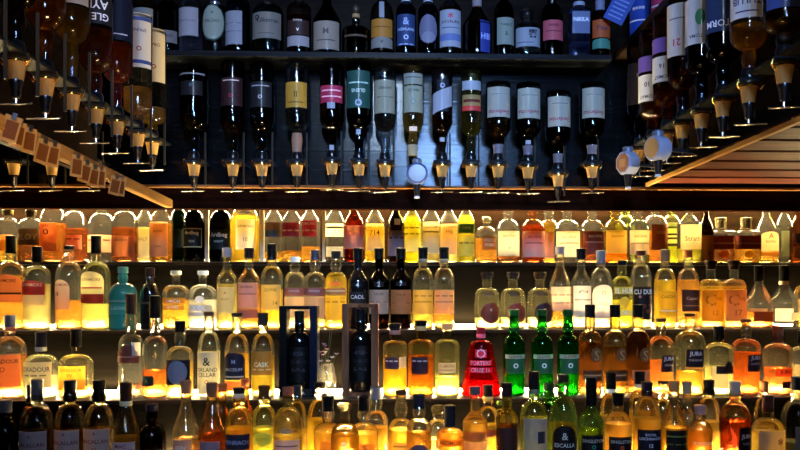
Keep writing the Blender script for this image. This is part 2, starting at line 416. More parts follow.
# right wing: slatted underside
for i, dd in enumerate([1.30, 1.44, 1.575, 1.715, 1.855, 2.0, 2.145, 2.29]):
    tag(B('ceiling_slat', 0.775, 1.75, dd, dd + 0.118, 0.325, 0.343, W_SLAT, bev=0.002), 'reddish wooden slat under the right rack, %s' % ['nearest the camera', 'second nearest', 'third nearest', 'fourth nearest', 'fourth from the back', 'third from the back', 'second from the back', 'nearest the back wall'][i], 'slat', 'wooden slats under the right rack')
tag(B('slat_board', 0.78, 1.75, 1.28, 2.49, 0.345, 0.355, W_DARK), 'dark board above the reddish slats at right', 'board')
tag(B('rack_rail', 0.762, 0.773, 1.25, 2.46, 0.322, 0.332, W_RAIL), 'pale wooden rail along the right hanging rack', 'rail')
tag(B('side_board', 0.86, 0.88, 1.2, 2.50, 0.36, 0.77, W_DARK), 'dark board behind the right hanging bottles', 'board')
# left wing
tag(B('side_board', -0.90, -0.88, 1.1, 2.36, 0.33, 0.95, W_DARK), 'dark board behind the left hanging bottles', 'board')
a, b = Vector((-0.580, 1.05, EYE + 0.245)), Vector((-0.656, 2.30, EYE + 0.238))
d_ = (b - a); L_ = d_.length
o = MB().box(-0.010, 0.010, 0, L_, -0.012, 0.012, 0.002).build('card_rail', W_RAIL); o.location = a
o.rotation_euler = (0, 0, math.atan2(-d_.x, d_.y)); tag(o, 'pale wooden rail with price cards along the left rack', 'rail')
def rail_x(d): return a.x + (b.x - a.x) * (d - a.y) / (b.y - a.y)
CARDS = [(-3, 132), (5, 137), (18, 143), (34, 154), (46, 157), (66, 168), (76, 174), (86, 178), (94, 179), (112, 187), (118, 188)]
cl = ['cut by the left photo edge', 'second from the left edge', 'tilted, third from the left edge', 'left one of the second pair', 'right one of the second pair', 'alone after the second pair',
      'first of the middle three', 'middle of the three', 'last of the three', 'left of the last pair', 'farthest from the camera']
proto = None
for i, (x, y) in enumerate(CARDS):
    d = 0.605 * 800 / (400 - x) if x < 60 else 0.62 * 800 / (400 - x)
    if proto is None:
        c = empty('price_card')
        MB().box(-0.0115, 0.0115, -0.0006, 0.0006, -0.020, 0.020).build('card', paper('#8a6a3c', 0.2), c)
        MB().box(-0.0085, 0.0085, -0.0012, -0.0007, -0.015, 0.012).build('printed_field', paper('#54300f', 0.2), c)
        MB().box(-0.003, 0.003, -0.004, 0.002, 0.014, 0.024).build('clip', solid('#8a8a88', 0.3, 1), c)
        proto = c
    else: c = copy_tree(proto)
    c.location = (rail_x(d) + 0.016, d, PZ(y, d)); c.rotation_euler = (0, math.radians(14 - (i * 37) % 11), math.radians(35 + (i * 23) % 25))
    tag(c, 'small brown card on the left rail, ' + cl[i], 'card', 'price cards on the left rail')
# metal posts of the top lit row
for i, (x, wd) in enumerate([(206, 0.010), (262, 0.008), (324, 0.006)]):
    r = empty('shelf_bracket', (PX(x, 2.93), 2.93, EYE + Z1))
    MB().box(-wd, wd, -0.004, 0.004, 0, 0.215).build('upright', solid('#b9ac92', 0.35, 0.3), r)
    MB().box(-wd * 1.4, wd * 1.4, -0.012, 0.012, 0, 0.004).build('foot', solid('#8d8370', 0.35, 0.6), r)
    tag(r, 'pale metal upright on top lit row, ' + ['right of the dark green pair', 'left of the red-labelled bottles', 'beside the white-labelled clear bottle'][i], 'bracket', 'metal uprights in the top lit row')

tag(B('mounting_bar', 0.757, 0.765, 1.25, 2.46, 0.430, 0.442, W_BEAM), 'dark bar holding the optics of the right rack', 'bar', 'bars holding the optics')
tag(B('mounting_bar', -0.753, -0.745, 1.25, 2.46, 0.430, 0.442, W_BEAM), 'dark bar holding the optics of the left rack', 'bar', 'bars holding the optics')
# ------------------------------------------------------------------ bottles on the lit shelves; label colours partly carry the amber backlight
CK = '#0a0908'
AMB, GOLD, YEL, LEM, RED, BRN, ORG, PALE = '#d08a2c', '#e8b034', '#fccc34', '#f4e63a', '#8a4018', '#6a3816', '#dc7c28', '#f6e08a'
PH = {1: 'on the top lit shelf', 2: 'on the second lit shelf', 3: 'on the third lit shelf', 4: 'in the bottom row'}
GR = {1: 'bottles on the top lit shelf', 2: 'bottles on the second lit shelf', 3: 'bottles on the third lit shelf', 4: 'bottles in the bottom row'}
placed = {1: [], 2: [], 3: [], 4: []}
def P(row, x, w, top, sh, nk, style, gl, liq, fill, cap, labels, look, dd=0.0, sq=0.0, name='whisky_bottle', rn=None, opaque=False, rotz=0):
    d0, zb = ROW[row]; d0 += dd
    lo, hi = {1: (2.825, 2.945), 2: (2.575, 2.715), 3: (2.378, 2.462), 4: (2.07, 2.27)}[row]
    best = None
    for st in [0] + [k * s_ * 0.006 for k in range(1, 16) for s_ in (1, -1)]:   # stagger neighbours a little so that none touch
        dc = d0 + st
        if st and not lo <= dc <= hi: continue
        Rc = w * dc / F / 2; ov = 0
        for (xa, ya, ra) in placed[row]: ov = max(ov, ra + Rc + 0.0008 - math.hypot(PX(x, dc) - xa, dc - ya))
        if best is None or ov < best[0] - 1e-5: best = (ov, dc)
        if ov <= 0: break
    ov, d = best
    R = w * d / F / 2 - max(0, ov)
    placed[row].append((PX(x, d), d, R))
    df = d - R * 0.7
    def z(y): return PZ(y, df) - EYE - zb
    H = z(top) if top is not None else 0.292
    shz = z(sh); nkz = z(nk) if nk is not None else shz + min(0.045, (H - shz) * 0.5)
    nkz = min(nkz, H - 0.012)
    cp = None
    if cap: cp = (cap[0], cap[1], max(0.008, H - z(cap[2]))) + tuple(cap[3:]) if cap[2] else (cap[0], cap[1], 0.05)
    Ls = []
    for L in labels:
        y0, y1, col, ha, rt, shp = L[:6]; tx = L[6] if len(L) > 6 else []
        Ls.append(lab(max(z(y1), 0.006), z(y0), col, ha, rt, shp, [(t[0], z(t[1]), t[2] * d / F, t[3]) + tuple([t[4] * d / F] if len(t) > 4 else []) for t in tx]))
    fl = (z(fill) / H) if fill else 0.5
    words = len(look.split())
    txt = look + (' ' + PH[row] if words <= 11 else '')
    return bottle((PX(x, d), d, EYE + zb + 0.0004), H, R, shz, nkz, style, rn, gl, liq, fl, cp, Ls, sq, (0, 0, math.radians(rotz)), name, txt, GR[row], 'bottle', opaque)
C = '#f4f4ee'
# ---- top lit shelf (necks run up behind the beam)
n_ = None
P(1, 8, 19, 211, 224, 219, 'dome', C, GOLD, 240, ('stop', '#5a4a20', 216), [(236, 252, '#d98a3c', 50, 0, 'rect')], 'short golden bottle with gold-rimmed stopper, farthest left')
P(1, 31, 24, 211, 228, 219, 'dome', C, BRN, 238, ('stop', '#3a2c18', 218), [(230, 246, '#7a5a34', 55, 0, 'rect', [('PILOT', 238, 6, '#e0c890')])], 'short bottle with pale capital letters and brown whisky')
P(1, 53, 24, n_, 222, 208, 'dome', C, ORG, 224, None, [(224, 252, '#e88a4a', 48, -10, 'rect', [('o', 233, 6, '#2a1a18'), ('SPEY', 227, 2.4, '#4a2a18')])], 'bottle with tall orange label and dark round emblem')
P(1, 75, 24, n_, 228, 212, 'dome', C, RED, 229, None, [(236, 250, '#e8906c', 60, -8, 'rect', [('- - -', 240, 2, '#7a3a2a')])], 'red-brown whisky bottle with a low salmon label')
P(1, 102, 26, n_, 228, 214, 'dome', C, None, None, None, [(236, 253, '#e8b088', 65, 0, 'rect', [('. . .', 241, 2.2, '#8a5a3a')])], 'empty clear bottle with peach label', rn=0.017)
P(1, 125, 25, n_, 226, 212, 'dome', C, RED, 228, None, [(237, 257, '#c8743c', 62, 0, 'rect', [('RESERVE', 241, 2.4, '#5a2a14')])], 'dark red whisky bottle with burnt orange label')
P(1, 145, 18, n_, 224, 211, 'std', C, PALE, 228, None, [(229, 258, '#fff0c0', 55, 0, 'rect', [('MALT', 240, 3, '#c0a060')])], 'slim bottle glowing white with cream label')
P(1, 161, 22, n_, 222, 208, 'std', C, AMB, 224, None, [(223, 257, '#e2a878', 50, 0, 'rect', [('BLEND', 232, 2.2, '#8a5030'), ('1964', 247, 2.4, '#8a5030')])], 'amber bottle with tall salmon label below the rail end')
P(1, 179, 17, n_, 222, 210, 'dome', '#1f5a20', None, None, None, [(230, 248, '#10200f', 60, 0, 'rect')], 'dark green bottle, leftmost of the green three', dd=0.05)
P(1, 194, 21, n_, 224, 211, 'dome', '#0e2410', '#0a1808', 226, None, [(229, 248, '#cdbf9a', 58, 0, 'rect'), (230, 247, '#0c0f0c', 53, 0, 'rect', [('Ardbeg', 234, 4.5, '#e8dcc0'), ('TEN', 242, 2.2, '#b8a880')])], 'dark green bottle with cream-framed black label, middle of the green three', dd=-0.01)
P(1, 221, 23, n_, 224, 211, 'dome', '#14341a', '#0a1808', 226, None, [(230, 250, '#10150f', 62, 0, 'rect', [('Ardbeg', 236, 5.5, '#f0ead8'), ('NIGHT', 242, 2.2, '#b8b8a0')])], 'dark green bottle with white lettering, rightmost of the green three')
P(1, 245, 29, n_, 224, 206, 'dome', C, YEL, 216, None, [(220, 250, '#d8d0b4', 38, 12, 'rect', [('LAPHROAIG', 227, 2.6, '#555044'), ('10', 240, 4, '#6a6450')])], 'wide yellow whisky bottle with pale cream label')
P(1, 274, 19, n_, 222, 210, 'std', C, AMB, 252, None, [(223, 238, '#6a4a3c', 60, 0, 'rect'), (231, 237, '#3a5690', 40, -15, 'rect')], 'nearly empty clear bottle with blue patch on label')
P(1, 292, 20, n_, 222, 210, 'std', C, AMB, 251, None, [(223, 237, '#8c2030', 58, -4, 'rect', [('- -', 231, 2, '#f0c0b0')])], 'nearly empty bottle with dark red label, left of its twin')
P(1, 310, 20, n_, 222, 210, 'std', C, AMB, 247, None, [(221, 237, '#a01f30', 55, -8, 'rect', [('TOMORE', 224, 2.6, '#f0d0c0'), ('- -', 231, 2, '#f0c0b0')])], 'low amber bottle with bright red label, right of its twin')
P(1, 335, 20, n_, 222, 209, 'std', C, None, None, None, [(224, 237, '#f4ead0', 60, 0, 'rect', [('____', 228, 3, '#8a7048')]), (247, 257, '#d8c8a0', 55, 0, 'rect')], 'empty clear bottle with white striped label')
P(1, 354, 21, n_, 226, 210, 'std', '#d08050', BRN, 216, None, [(217, 221, '#c05020', 30, 0, 'rect'), (226, 249, '#eea07c', 62, 0, 'rect', [('ABERL', 234, 2.4, '#a05838')])], 'brown bottle with pink-orange label')
P(1, 375, 20, n_, 224, 210, 'std', C, YEL, 226, None, [(224, 251, '#f0d080', 58, 0, 'rect', [('714', 233, 5, '#4a3414')])], 'golden bottle with pale label and dark numerals')
P(1, 396, 17, n_, 224, 211, 'std', '#4a3024', BRN, 226, None, [(219, 225, '#e8dcc8', 20, 10, 'rect'), (231, 256, '#b08e88', 62, 0, 'rect', [('= =', 238, 2.4, '#5a3a3a')])], 'dark brown bottle with greyish pink label')
P(1, 412, 19, n_, 222, 209, 'std', '#f4f0b0', LEM, 217, None, [(226, 252, '#f4e890', 58, 0, 'rect', [('- - -', 228, 2, '#a09030'), ('- -', 234, 2, '#a09030')])], 'bottle glowing lime yellow with pale label')
P(1, 431, 19, n_, 222, 209, 'std', C, PALE, 226, None, [(222, 254, '#efd8a0', 60, 0, 'rect', [('GLENORE', 227, 2.3, '#8a6a3a'), ('____', 232, 2, '#a0804a')])], 'pale bottle with full cream label beside lime yellow one')
P(1, 449, 20, n_, 223, 210, 'std', C, PALE, 226, None, [(224, 254, '#ecbc84', 60, 0, 'rect', [('Hig', 232, 5, '#a87040')])], 'bottle with peach label marked by a large H')
P(1, 466, 18, n_, 222, 209, 'std', C, LEM, 215, None, [(224, 233, '#4c7a3c', 62, 0, 'rect', [('CAVE', 228, 2.6, '#d8e0a0')]), (234, 256, '#f4dc58', 60, 0, 'rect', [('- -', 243, 2, '#b08020')])], 'yellow bottle with green banded label')
P(1, 486, 22, 216, 236, 226, 'squat', C, AMB, 238, ('ball', 'clear', 223), [(236, 250, '#b06818', 40, 15, 'rect', [('WOOD', 240, 3.6, '#ffd890'), ('FORD', 245, 3, '#ffd890')])], 'squat amber bottle with ball stopper', rn=0.012)
P(1, 508, 24, n_, 231, 219, 'dome', C, BRN, 256, None, [(231, 256, '#c8bca0', 60, 0, 'rect', [('BALVENIE', 236, 2.2, '#6a5c44'), ('o', 248, 2, '#4a4032')])], 'bulb-necked bottle with grey-cream label', rn=0.016)
P(1, 533, 24, n_, 230, 219, 'dome', '#f0c8a0', RED, 224, None, [(231, 257, '#f0d0b0', 66, 0, 'rect', [('BALVENIE', 237, 2.4, '#7a4a34'), ('____', 243, 1.6, '#a06a50')])], 'domed bottle of red-brown whisky with pinkish white label', rn=0.016)
P(1, 549, 20, n_, 230, 219, 'dome', C, GOLD, 222, None, [(232, 258, '#d89a8c', 64, 0, 'rect')], 'golden bottle with mauve label half behind another', dd=0.07, rn=0.016)
P(1, 567, 26, n_, 231, 219, 'dome', C, None, None, None, [(231, 257, '#f0dcb0', 64, 0, 'rect', [('BALVENIE', 237, 2.4, '#8a6a4a'), ('____', 243, 1.8, '#a88a60')])], 'clear domed bottle with plain cream label', rn=0.016)
P(1, 592, 25, n_, 231, 219, 'dome', C, RED, 231, None, [(231, 254, '#8a3a24', 58, 5, 'rect', [('BALVENIE', 236, 2.4, '#f0c8a0'), ('____', 242, 1.8, '#d09070')])], 'domed bottle with dark red label', rn=0.016)
P(1, 615, 24, n_, 230, 219, 'dome', '#f0e0a8', ORG, 252, None, [(230, 253, '#b89a5c', 60, 0, 'rect', [('BALVENIE', 236, 2.2, '#6a5020')])], 'domed bottle with olive label over orange whisky', rn=0.016)
P(1, 625, 20, n_, 226, 214, 'dome', '#e8f0b0', '#d8e070', 224, None, [], 'pale green bottle mostly hidden behind domed bottles', dd=0.09, rn=0.016)
P(1, 638, 22, n_, 230, 219, 'dome', C, None, None, None, [(230, 254, '#f0cc98', 62, 0, 'rect', [('BALVENIE', 236, 2.2, '#8a5a34'), ('____', 243, 1.8, '#a88a60')])], 'domed bottle with apricot label', rn=0.016)
P(1, 655, 25, n_, 226, 214, 'dome', C, ORG, 230, None, [(224, 250, '#a4501c', 45, 12, 'rect', [('GLEN', 232, 3, '#f0a060')])], 'bottle with rust brown label and orange glow at base')
P(1, 671, 20, n_, 226, 214, 'dome', '#f0f4c0', '#e4e040', 246, None, [(222, 233, '#d8d890', 55, 0, 'rect', [('__', 227, 3, '#5a6a20')]), (235, 243, '#e8e0a8', 55, 0, 'rect', [('__', 238, 3, '#4a4a20')])], 'greenish yellow bottle with two striped labels', dd=0.02)
P(1, 689, 24, n_, 224, 213, 'std', C, LEM, 248, None, [(224, 249, '#ecc890', 60, 0, 'rect', [('Strath', 238, 5, '#2c2018')])], 'bottle with cream label and gothic dark word')
P(1, 706, 15, n_, 229, 215, 'std', '#5a3a20', BRN, 231, None, [(235, 262, '#f09a2c', 75, 0, 'rect', [('o', 253, 2, '#7a4010')])], 'narrow dark-shouldered bottle with bright orange label')
for xx, nm in ((721, 'left'), (746, 'right')):
    P(1, xx, 24, 216, 232, 229, 'squat', C, BRN if nm == 'left' else AMB, 236, ('metal', '#f4e4b8', 227), [(235, 249, '#7a2a1c', 80, 0, 'rect', [('____', 243, 2, '#c88858')]), (250, 258, '#f09030' if nm == 'left' else '#f4b838', 22, -8, 'oval')], 'squat square flask with white cap and red band, %s of two' % nm, sq=0.7, rn=0.017)
P(1, 766, 24, n_, 231, 214, 'cone', C, AMB, 250, None, [(231, 256, '#e8c088', 56, 0, 'arch', [('A', 235, 5, '#8a2a1c'), ('ROYAL', 241, 2.4, '#6a4020')])], 'cone-shouldered bottle with arched cream label')
P(1, 784, 17, n_, 224, 212, 'std', '#e8ecdc', None, None, None, [(230, 256, '#8a8468', 40, 0, 'rect')], 'slim grey clear bottle near the right edge')
P(1, 799, 18, n_, 226, 213, 'std', '#d0a070', BRN, 232, None, [(232, 243, '#3a2014', 60, 0, 'rect'), (246, 258, '#a87a40', 60, 0, 'rect')], 'brown bottle at the far right edge')
# ---- second lit shelf
P(2, 11, 31, 236, 280, 262, 'dome', C, '#d88c2c', 276, ('foil', CK, 254), [(275, 302, '#f0a468', 62, 0, 'arch', [('BOWMORE', 281, 3.2, '#7a3a1c')]), (292.5, 294.5, '#4a2a18', 60, 0, 'rect')], 'black-capped bottle with orange arched label, at left edge', rn=0.0135)
P(2, 37, 25, 247, 276, 266, 'dome', C, PALE, 284, ('foil', CK, 263), [(281, 305, '#f4d8b4', 60, -5, 'arch'), (281, 295, '#b8342c', 61, -5, 'arch', [('BOWMORE', 285, 3.2, '#f4c8a8')])], 'black-capped clear bottle with red arched label')
P(2, 69, 25, 246, 277, 262, 'dome', C, AMB, 300, ('foil', '#1a1210', 250), [(280, 309, '#e8c8b0', 42, -18, 'arch', [('BOWMORE', 285, 2.6, '#8a5a48'), ('18', 294, 4, '#1c1c24', -4 )])], 'thin-capped bottle with pinkish label marked 18')
P(2, 96, 27, 236, 276, 262, 'dome', '#f4f4d8', '#f0e088', 304, ('foil', CK, 254), [(272, 303, '#ecdcb4', 58, -6, 'arch', [('BOWMORE', 280, 3, '#8a6a4a'), ('____', 288, 2, '#c04030')]), (294, 303, '#c0402c', 56, -6, 'rect')], 'pale yellow bottle with cream arched label and red band')
P(2, 123, 28, 267, 294, 283, 'dome', '#2c8c78', None, None, ('foil', '#5a9a88', 273), [(300, 302, '#9cccb8', 45, 0, 'rect'), (304, 314, '#3c9c88', 45, 0, 'rect', [('LADDIE', 308, 3, '#a8d8c8')])], 'opaque teal bottle', opaque=True)
P(2, 150, 19, 268, 296, 284, 'dome', '#1c1410', None, None, ('foil', '#2a1a14', 280), [(302, 304, '#4a3a2c', 60, 0, 'rect')], 'unlit dark brown bottle beside the teal one', opaque=True)
P(2, 176, 26, 271, 294, 285, 'squat', C, GOLD, 300, ('stop', '#d8c8a0', 275), [(298, 304, '#d89820', 55, 0, 'rect', [('OMCH', 301, 3.6, '#fff0c0')]), (305, 310, '#e8b030', 50, 0, 'rect', [('10 YRS', 307, 3, '#fff4c8')])], 'short golden bottle with cream stopper and dark neck', rn=0.0125)
P(2, 203, 28, 271, 297, 285, 'squat', '#f8f8f4', '#f4f0e4', 300, ('stop', '#f0e8d0', 275), [(296, 303, '#ffffff', 18, 0, 'oval'), (305, 311, '#c8c4b8', 55, -5, 'rect', [('XXX', 308, 4.5, '#ffffff')]), (312, 316, '#b8b4a8', 55, -5, 'rect', [('0000', 314, 3, '#ffffff')])], 'short milky clear bottle marked XXX', rn=0.0125)
P(2, 227, 20, 248, 280, 268, 'std', C, '#f4dc70', 284, ('foil', '#807c7c', 257), [(287, 313, '#e0cf98', 55, 0, 'rect', [('*', 293, 2.5, '#5a4a28'), ('ISLAY', 299, 2.4, '#8a7a4a')])], 'grey-capped bottle with plain beige label')
P(2, 249, 22, 248, 282, 268, 'std', C, AMB, 284, ('foil', '#1c1210', 258), [(283, 308, '#d0a898', 60, -3, 'rect', [('BUNNA', 287, 2.6, '#6a4438'), ('____', 294, 2, '#9a7464')]), (309, 318, '#a8644c', 60, -3, 'rect')], 'dark-capped bottle with mauve label over brown band')
P(2, 272, 22, 244, 280, 266, 'dome', C, YEL, 290, ('foil', CK, 260), [(285, 310, '#f4d46c', 60, 0, 'rect', [('CLYNE', 290, 3, '#8a6a1c'), ('14', 303, 4, '#9a7a28', 5)])], 'black-capped bottle with golden yellow label marked 14')
P(2, 295, 21, 257, 282, 272, 'bulb', C, '#f0dc98', 288, ('foil', '#e8e0d0', 262), [(288, 296, '#9c5a4c', 64, 0, 'rect', [('ARRAN', 291, 2.4, '#e0b0a0')]), (297, 318, '#eec490', 64, 0, 'rect')], 'white-capped bottle with brick band label')
P(2, 315, 21, 250, 282, 272, 'bulb', C, '#e8c880', 288, ('metal', '#6a6a78', 260), [(288, 296, '#9a5446', 64, 0, 'rect', [('ARRAN', 291, 2.4, '#e0b0a0')]), (297, 318, '#e8bc88', 64, 0, 'rect')], 'chrome-capped bottle with brick band label')
P(2, 336, 22, 251, 282, 272, 'bulb', C, YEL, 276, ('foil', '#1c1a1c', 259), [(282, 286, '#c87840', 30, 0, 'rect'), (288, 295, '#b07844', 64, 0, 'rect', [('____', 291, 2, '#e8c080')]), (296, 320, '#f4cc3c', 62, 0, 'rect', [('- - -', 302, 2, '#c89020')])], 'bright golden bottle with orange neck seal and yellow label')
P(2, 358, 20, 248, 282, 269, 'std', '#16120f', None, None, ('foil', CK, 259), [(283, 287, '#100e0d', 30, 0, 'rect', [('4', 285, 4.5, '#f0e8e0')]), (292, 303, '#1a1614', 58, 0, 'rect', [('CAOL', 297, 4, '#c8bcae')])], 'black bottle with white numeral and black label', opaque=True)
P(2, 379, 20, 248, 282, 269, 'std', '#2c1810', BRN, 280, ('foil', CK, 259), [(282, 287, '#1c1210', 30, 0, 'rect', [('2', 284.5, 4.5, '#d8c8c0')]), (290, 314, '#eebc98', 66, 0, 'rect', [('TALISK', 294, 2.6, '#7a5a48'), ('- - -', 302, 2, '#a87a64')])], 'dark bottle with pale peach label beside the black bottle')
P(2, 401, 21, 248, 282, 269, 'std', '#2c1810', BRN, 280, ('foil', CK, 259), [(282, 286, '#1c1210', 30, 0, 'rect', [('7', 284, 4, '#d8c8c0')]), (290, 314, '#f09050', 66, 0, 'rect', [('TALIS', 295, 2.6, '#a04c24'), ('- - -', 303, 2, '#c06a3c')])], 'dark bottle with vivid orange label')
P(2, 423, 21, 247, 282, 268, 'dome', C, '#f4cc50', 291, ('foil', CK, 259, '#9a8a70'), [(290, 314, '#f4c454', 64, 0, 'rect', [('- - -', 296, 2, '#c08a2c'), ('____', 302, 2, '#c08a2c')])], 'black-capped bottle with glowing yellow label, left of its peach-labelled twin')
P(2, 444, 21, 247, 282, 268, 'dome', C, AMB, 291, ('foil', CK, 259, '#9a8a70'), [(290, 314, '#eeb874', 64, 0, 'rect', [('- - -', 296, 2, '#a87a4c'), ('____', 302, 2, '#b08a5c')])], 'black-capped bottle with peach label, left of a bare gap')
for x, lk, oc, cc in ((487, 'left', '#7a3420', '#241812'), (513, 'middle', '#742e20', '#241812'), (540, 'right', '#30101c', '#3a2410')):
    P(2, x, 26, 272, 297, 288, 'oval', '#fbf8e0', '#f0e8b0', 318, ('stop', cc, 279), [(292, 296, '#4a3418', 30, 3, 'oval'), (303, 324, oc, 46, 12, 'oval', [('x', 310, 2.4, '#e0b890')])], {'left': 'pear-shaped pale bottle with brown oval label, leftmost of three', 'middle': 'pear-shaped pale bottle with brown oval label, middle of three', 'right': 'pear-shaped pale bottle with dark purple oval label'}[lk], rn=0.016)
P(2, 560, 21, 246, 284, 266, 'cone', C, AMB, 312, ('foil', '#7a706c', 254), [(287, 311, '#f0c0a0', 64, 0, 'rect', [('- - -', 295, 2, '#a87a64'), ('____', 303, 1.6, '#a87a64')])], 'grey-capped slender bottle with pink label')
P(2, 581, 20, 248, 284, 268, 'std', C, '#f4dc90', 316, ('foil', CK, 259), [(286, 318, '#e8dccc', 62, 3, 'rect', [('~', 292, 3, '#1c1c20'), ('____', 300, 1.6, '#8a8070')])], 'black-capped bottle with tall white label')
P(2, 601, 22, 250, 284, 268, 'dome', C, '#f0d8a0', 318, ('foil', '#66686e', 264), [(285, 319, '#f0d8c8', 64, 0, 'arch', [('O', 293, 4, '#8a7068'), ('CAOL', 304, 2.6, '#8a7068')])], 'blue-grey-capped bottle with white arched label')
P(2, 622, 21, 260, 288, 276, 'dome', '#f4f4c8', '#f0e448', 300, ('foil', CK, 265), [(287, 294, '#ccb850', 60, 0, 'rect', [('EL HUM', 291, 5, '#fff8d8')]), (297, 309, '#c8b048', 30, 0, 'oval'), (310, 317, '#d8c850', 50, 0, 'rect', [('BOBO', 313, 4, '#fffae0')])], 'yellow-green bottle with bold white lettering', rn=0.014)
P(2, 641, 21, 250, 280, 264, 'dome', C, '#f0d060', 316, ('foil', '#3a1a14', 255), [(287, 320, '#1c1210', 62, 0, 'rect', [('CU DUB', 292, 4.8, '#f8f0e0'), ('o', 297, 2.6, '#f0a0a0', -4), ('%', 309, 9, '#8a4038', 2)])], 'bottle with black label and large white letters', rn=0.014)
P(2, 665, 22, 249, 284, 268, 'dome', C, YEL, 280, ('foil', '#8a6c50', 261), [(291, 317, '#f8cc30', 56, 6, 'rect', [('CARDHU', 297, 3, '#7a5a10'), ('____', 311, 1.6, '#fff4c0')])], 'cork-capped bottle with bright yellow label', dd=-0.01)
P(2, 688, 22, 249, 284, 268, 'dome', C, '#e8a040', 280, ('foil', '#b0703c', 257), [(290, 312, '#5a3020', 56, 5, 'rect', [('Caperd', 299, 4, '#e8b080'), ('____', 306, 1.6, '#c08050')])], 'amber-capped bottle with dark brown label')
P(2, 711, 25, 260, 287, 279, 'squat', C, GOLD, 286, ('stop', '#241812', 269), [(290, 322, '#f4ac2c', 62, 0, 'rect', [('C', 300, 12, '#b87818', -5), ('raig', 299, 5, '#b87818', 4), ('12', 313, 5, '#c08020')])], 'golden bottle with orange label and looping script', rn=0.015)
P(2, 734, 24, 260, 287, 279, 'squat', C, AMB, 286, ('stop', '#241812', 269), [(290, 322, '#e0a470', 62, 0, 'rect', [('C', 300, 12, '#a8704c', -5), ('raig', 299, 5, '#a8704c', 4), ('17', 313, 6, '#8a5a3c')])], 'amber bottle with dusky pink label marked 17', rn=0.015)
P(2, 759, 27, 265, 303, 283, 'cone', C, ORG, 312, ('foil', CK, 281), [(309, 313, '#f8d8a0', 40, -28, 'rect'), (312, 322, '#b85a18', 60, 15, 'rect')], 'cone-shaped bottle with a little orange whisky')
P(2, 784, 28, 265, 303, 283, 'cone', C, None, None, ('foil', CK, 281, '#c8b080'), [(309, 322, '#fff6dc', 36, -25, 'rect'), (313, 321, '#b8a488', 30, 32, 'rect')], 'cone-shaped empty bottle with white label')
P(2, 806, 26, 272, 300, 284, 'dome', C, GOLD, 300, ('foil', CK, 281), [(300, 318, '#f4d090', 60, 0, 'rect')], 'golden bottle cut off by the right edge')
# ---- third lit shelf
P(3, 10, 30, 315, 350, 336, 'dome', C, '#e0903c', 356, ('foil', '#484c5c', 327, '#e08060'), [(353, 385, '#f0a070', 62, 0, 'rect', [('EDRADOUR', 360, 4, '#4a3434'), ('D', 368, 5, '#a05a34')])], 'blue-foiled bottle with orange label, at left edge')
P(3, 41, 31, 332, 364, 354, 'squat', '#f8f8ec', '#f0e4a8', 376, ('foil', '#1c1c24', 347, '#c8c0b0'), [(361, 386, '#ece0c0', 60, 0, 'rect', [('EDRADOUR', 368, 4.6, '#4a4470'), ('- - -', 374, 2, '#8a7a6a')])], 'clear bottle with silver-topped cap and cream label')
P(3, 76, 32, 329, 364, 354, 'squat', '#fbf4d8', '#f8d868', 388, ('foil', CK, 347), [(365, 389, '#f4b040', 52, 0, 'rect', [('EDRADOUR', 369, 3, '#8a5a24'), ('W', 374, 4, '#6a3c10')])], 'black-capped bottle with golden orange label and small crest')
P(3, 131, 24, 294, 346, 334, 'dome', C, '#4a2c1c', 384, ('foil', '#241814', 314), [(344, 352, '#6a3830', 35, 0, 'oval'), (351, 362, '#743a2c', 60, -6, 'rect', [('____', 356, 1.6, '#c08a70')]), (342, 355, '#f0e4d4', 20, 42, 'rect')], 'tall clear bottle with brown-red label')
P(3, 155, 24, 296, 348, 336, 'dome', C, '#b85818', 370, ('foil', CK, 318), [(375, 385, '#1c3020', 35, -25, 'rect', [('A', 380, 4, '#6a8a60')])], 'tall clear bottle with amber below dark green patch')
P(3, 180, 26, 321, 356, 346, 'dome', C, '#f0c048', 362, ('foil', CK, 332), [(359, 384, '#14131a', 60, 0, 'rect'), (360, 383, '#a8a8b8', 46, 0, 'oval')], 'bottle with silver oval on black label')
P(3, 209, 22, 312, 350, 332, 'dome', C, '#f4ecc4', 352, ('foil', '#3c281c', 316), [(352, 393, '#e8dcb8', 62, 0, 'rect', [('&', 361, 8, '#3a3428'), ('ORLAND', 369, 4, '#4a4030'), ('CELLAR', 374, 4, '#4a4030'), ('o', 381, 4, '#c0603c')])], 'bottle with tall cream label and two dark words')
P(3, 237, 24, 313, 352, 334, 'dome', C, GOLD, 354, ('foil', '#2c2018', 317), [(352, 379, '#1c1c28', 56, -6, 'arch', [('M', 361, 4, '#8088a0'), ('MACDUFF', 369, 3, '#a8a8b0'), ('____', 376, 2, '#c8b890')]), (380, 390, '#f4944c', 54, -6, 'rect')], 'bottle with arched black label over orange whisky')
P(3, 263, 23, 313, 352, 334, 'dome', C, YEL, 356, ('foil', '#2c2620', 326), [(351, 374, '#a87a2c', 58, 0, 'rect', [('CASK', 364, 4.5, '#f8e8b0'), ('- -', 369, 2, '#e0c070')]), (375, 390, '#f8e040', 58, 0, 'rect')], 'bright yellow bottle with brown label reading CASK')
P(3, 395, 24, 324, 346, 341, 'squat', '#fbf0c8', '#f4c030', 360, ('stop', '#1c1412', 331, '#9a6a5c'), [(357, 369, '#3a2430', 36, -18, 'rect', [('- - -', 361, 2, '#c8a8a0')]), (357, 368, '#fff4b0', 20, 40, 'rect')], 'broad bottle of yellow whisky with small plum label', rn=0.014)
P(3, 421, 26, 321, 346, 340, 'squat', '#f0e4a8', '#b86018', 356, ('stop', CK, 327, '#b89a60'), [(357, 374, '#2c1820', 38, -8, 'rect', [('- - -', 361, 2, '#a88a8a')])], 'broad bottle of dark amber whisky with plum label', rn=0.014)
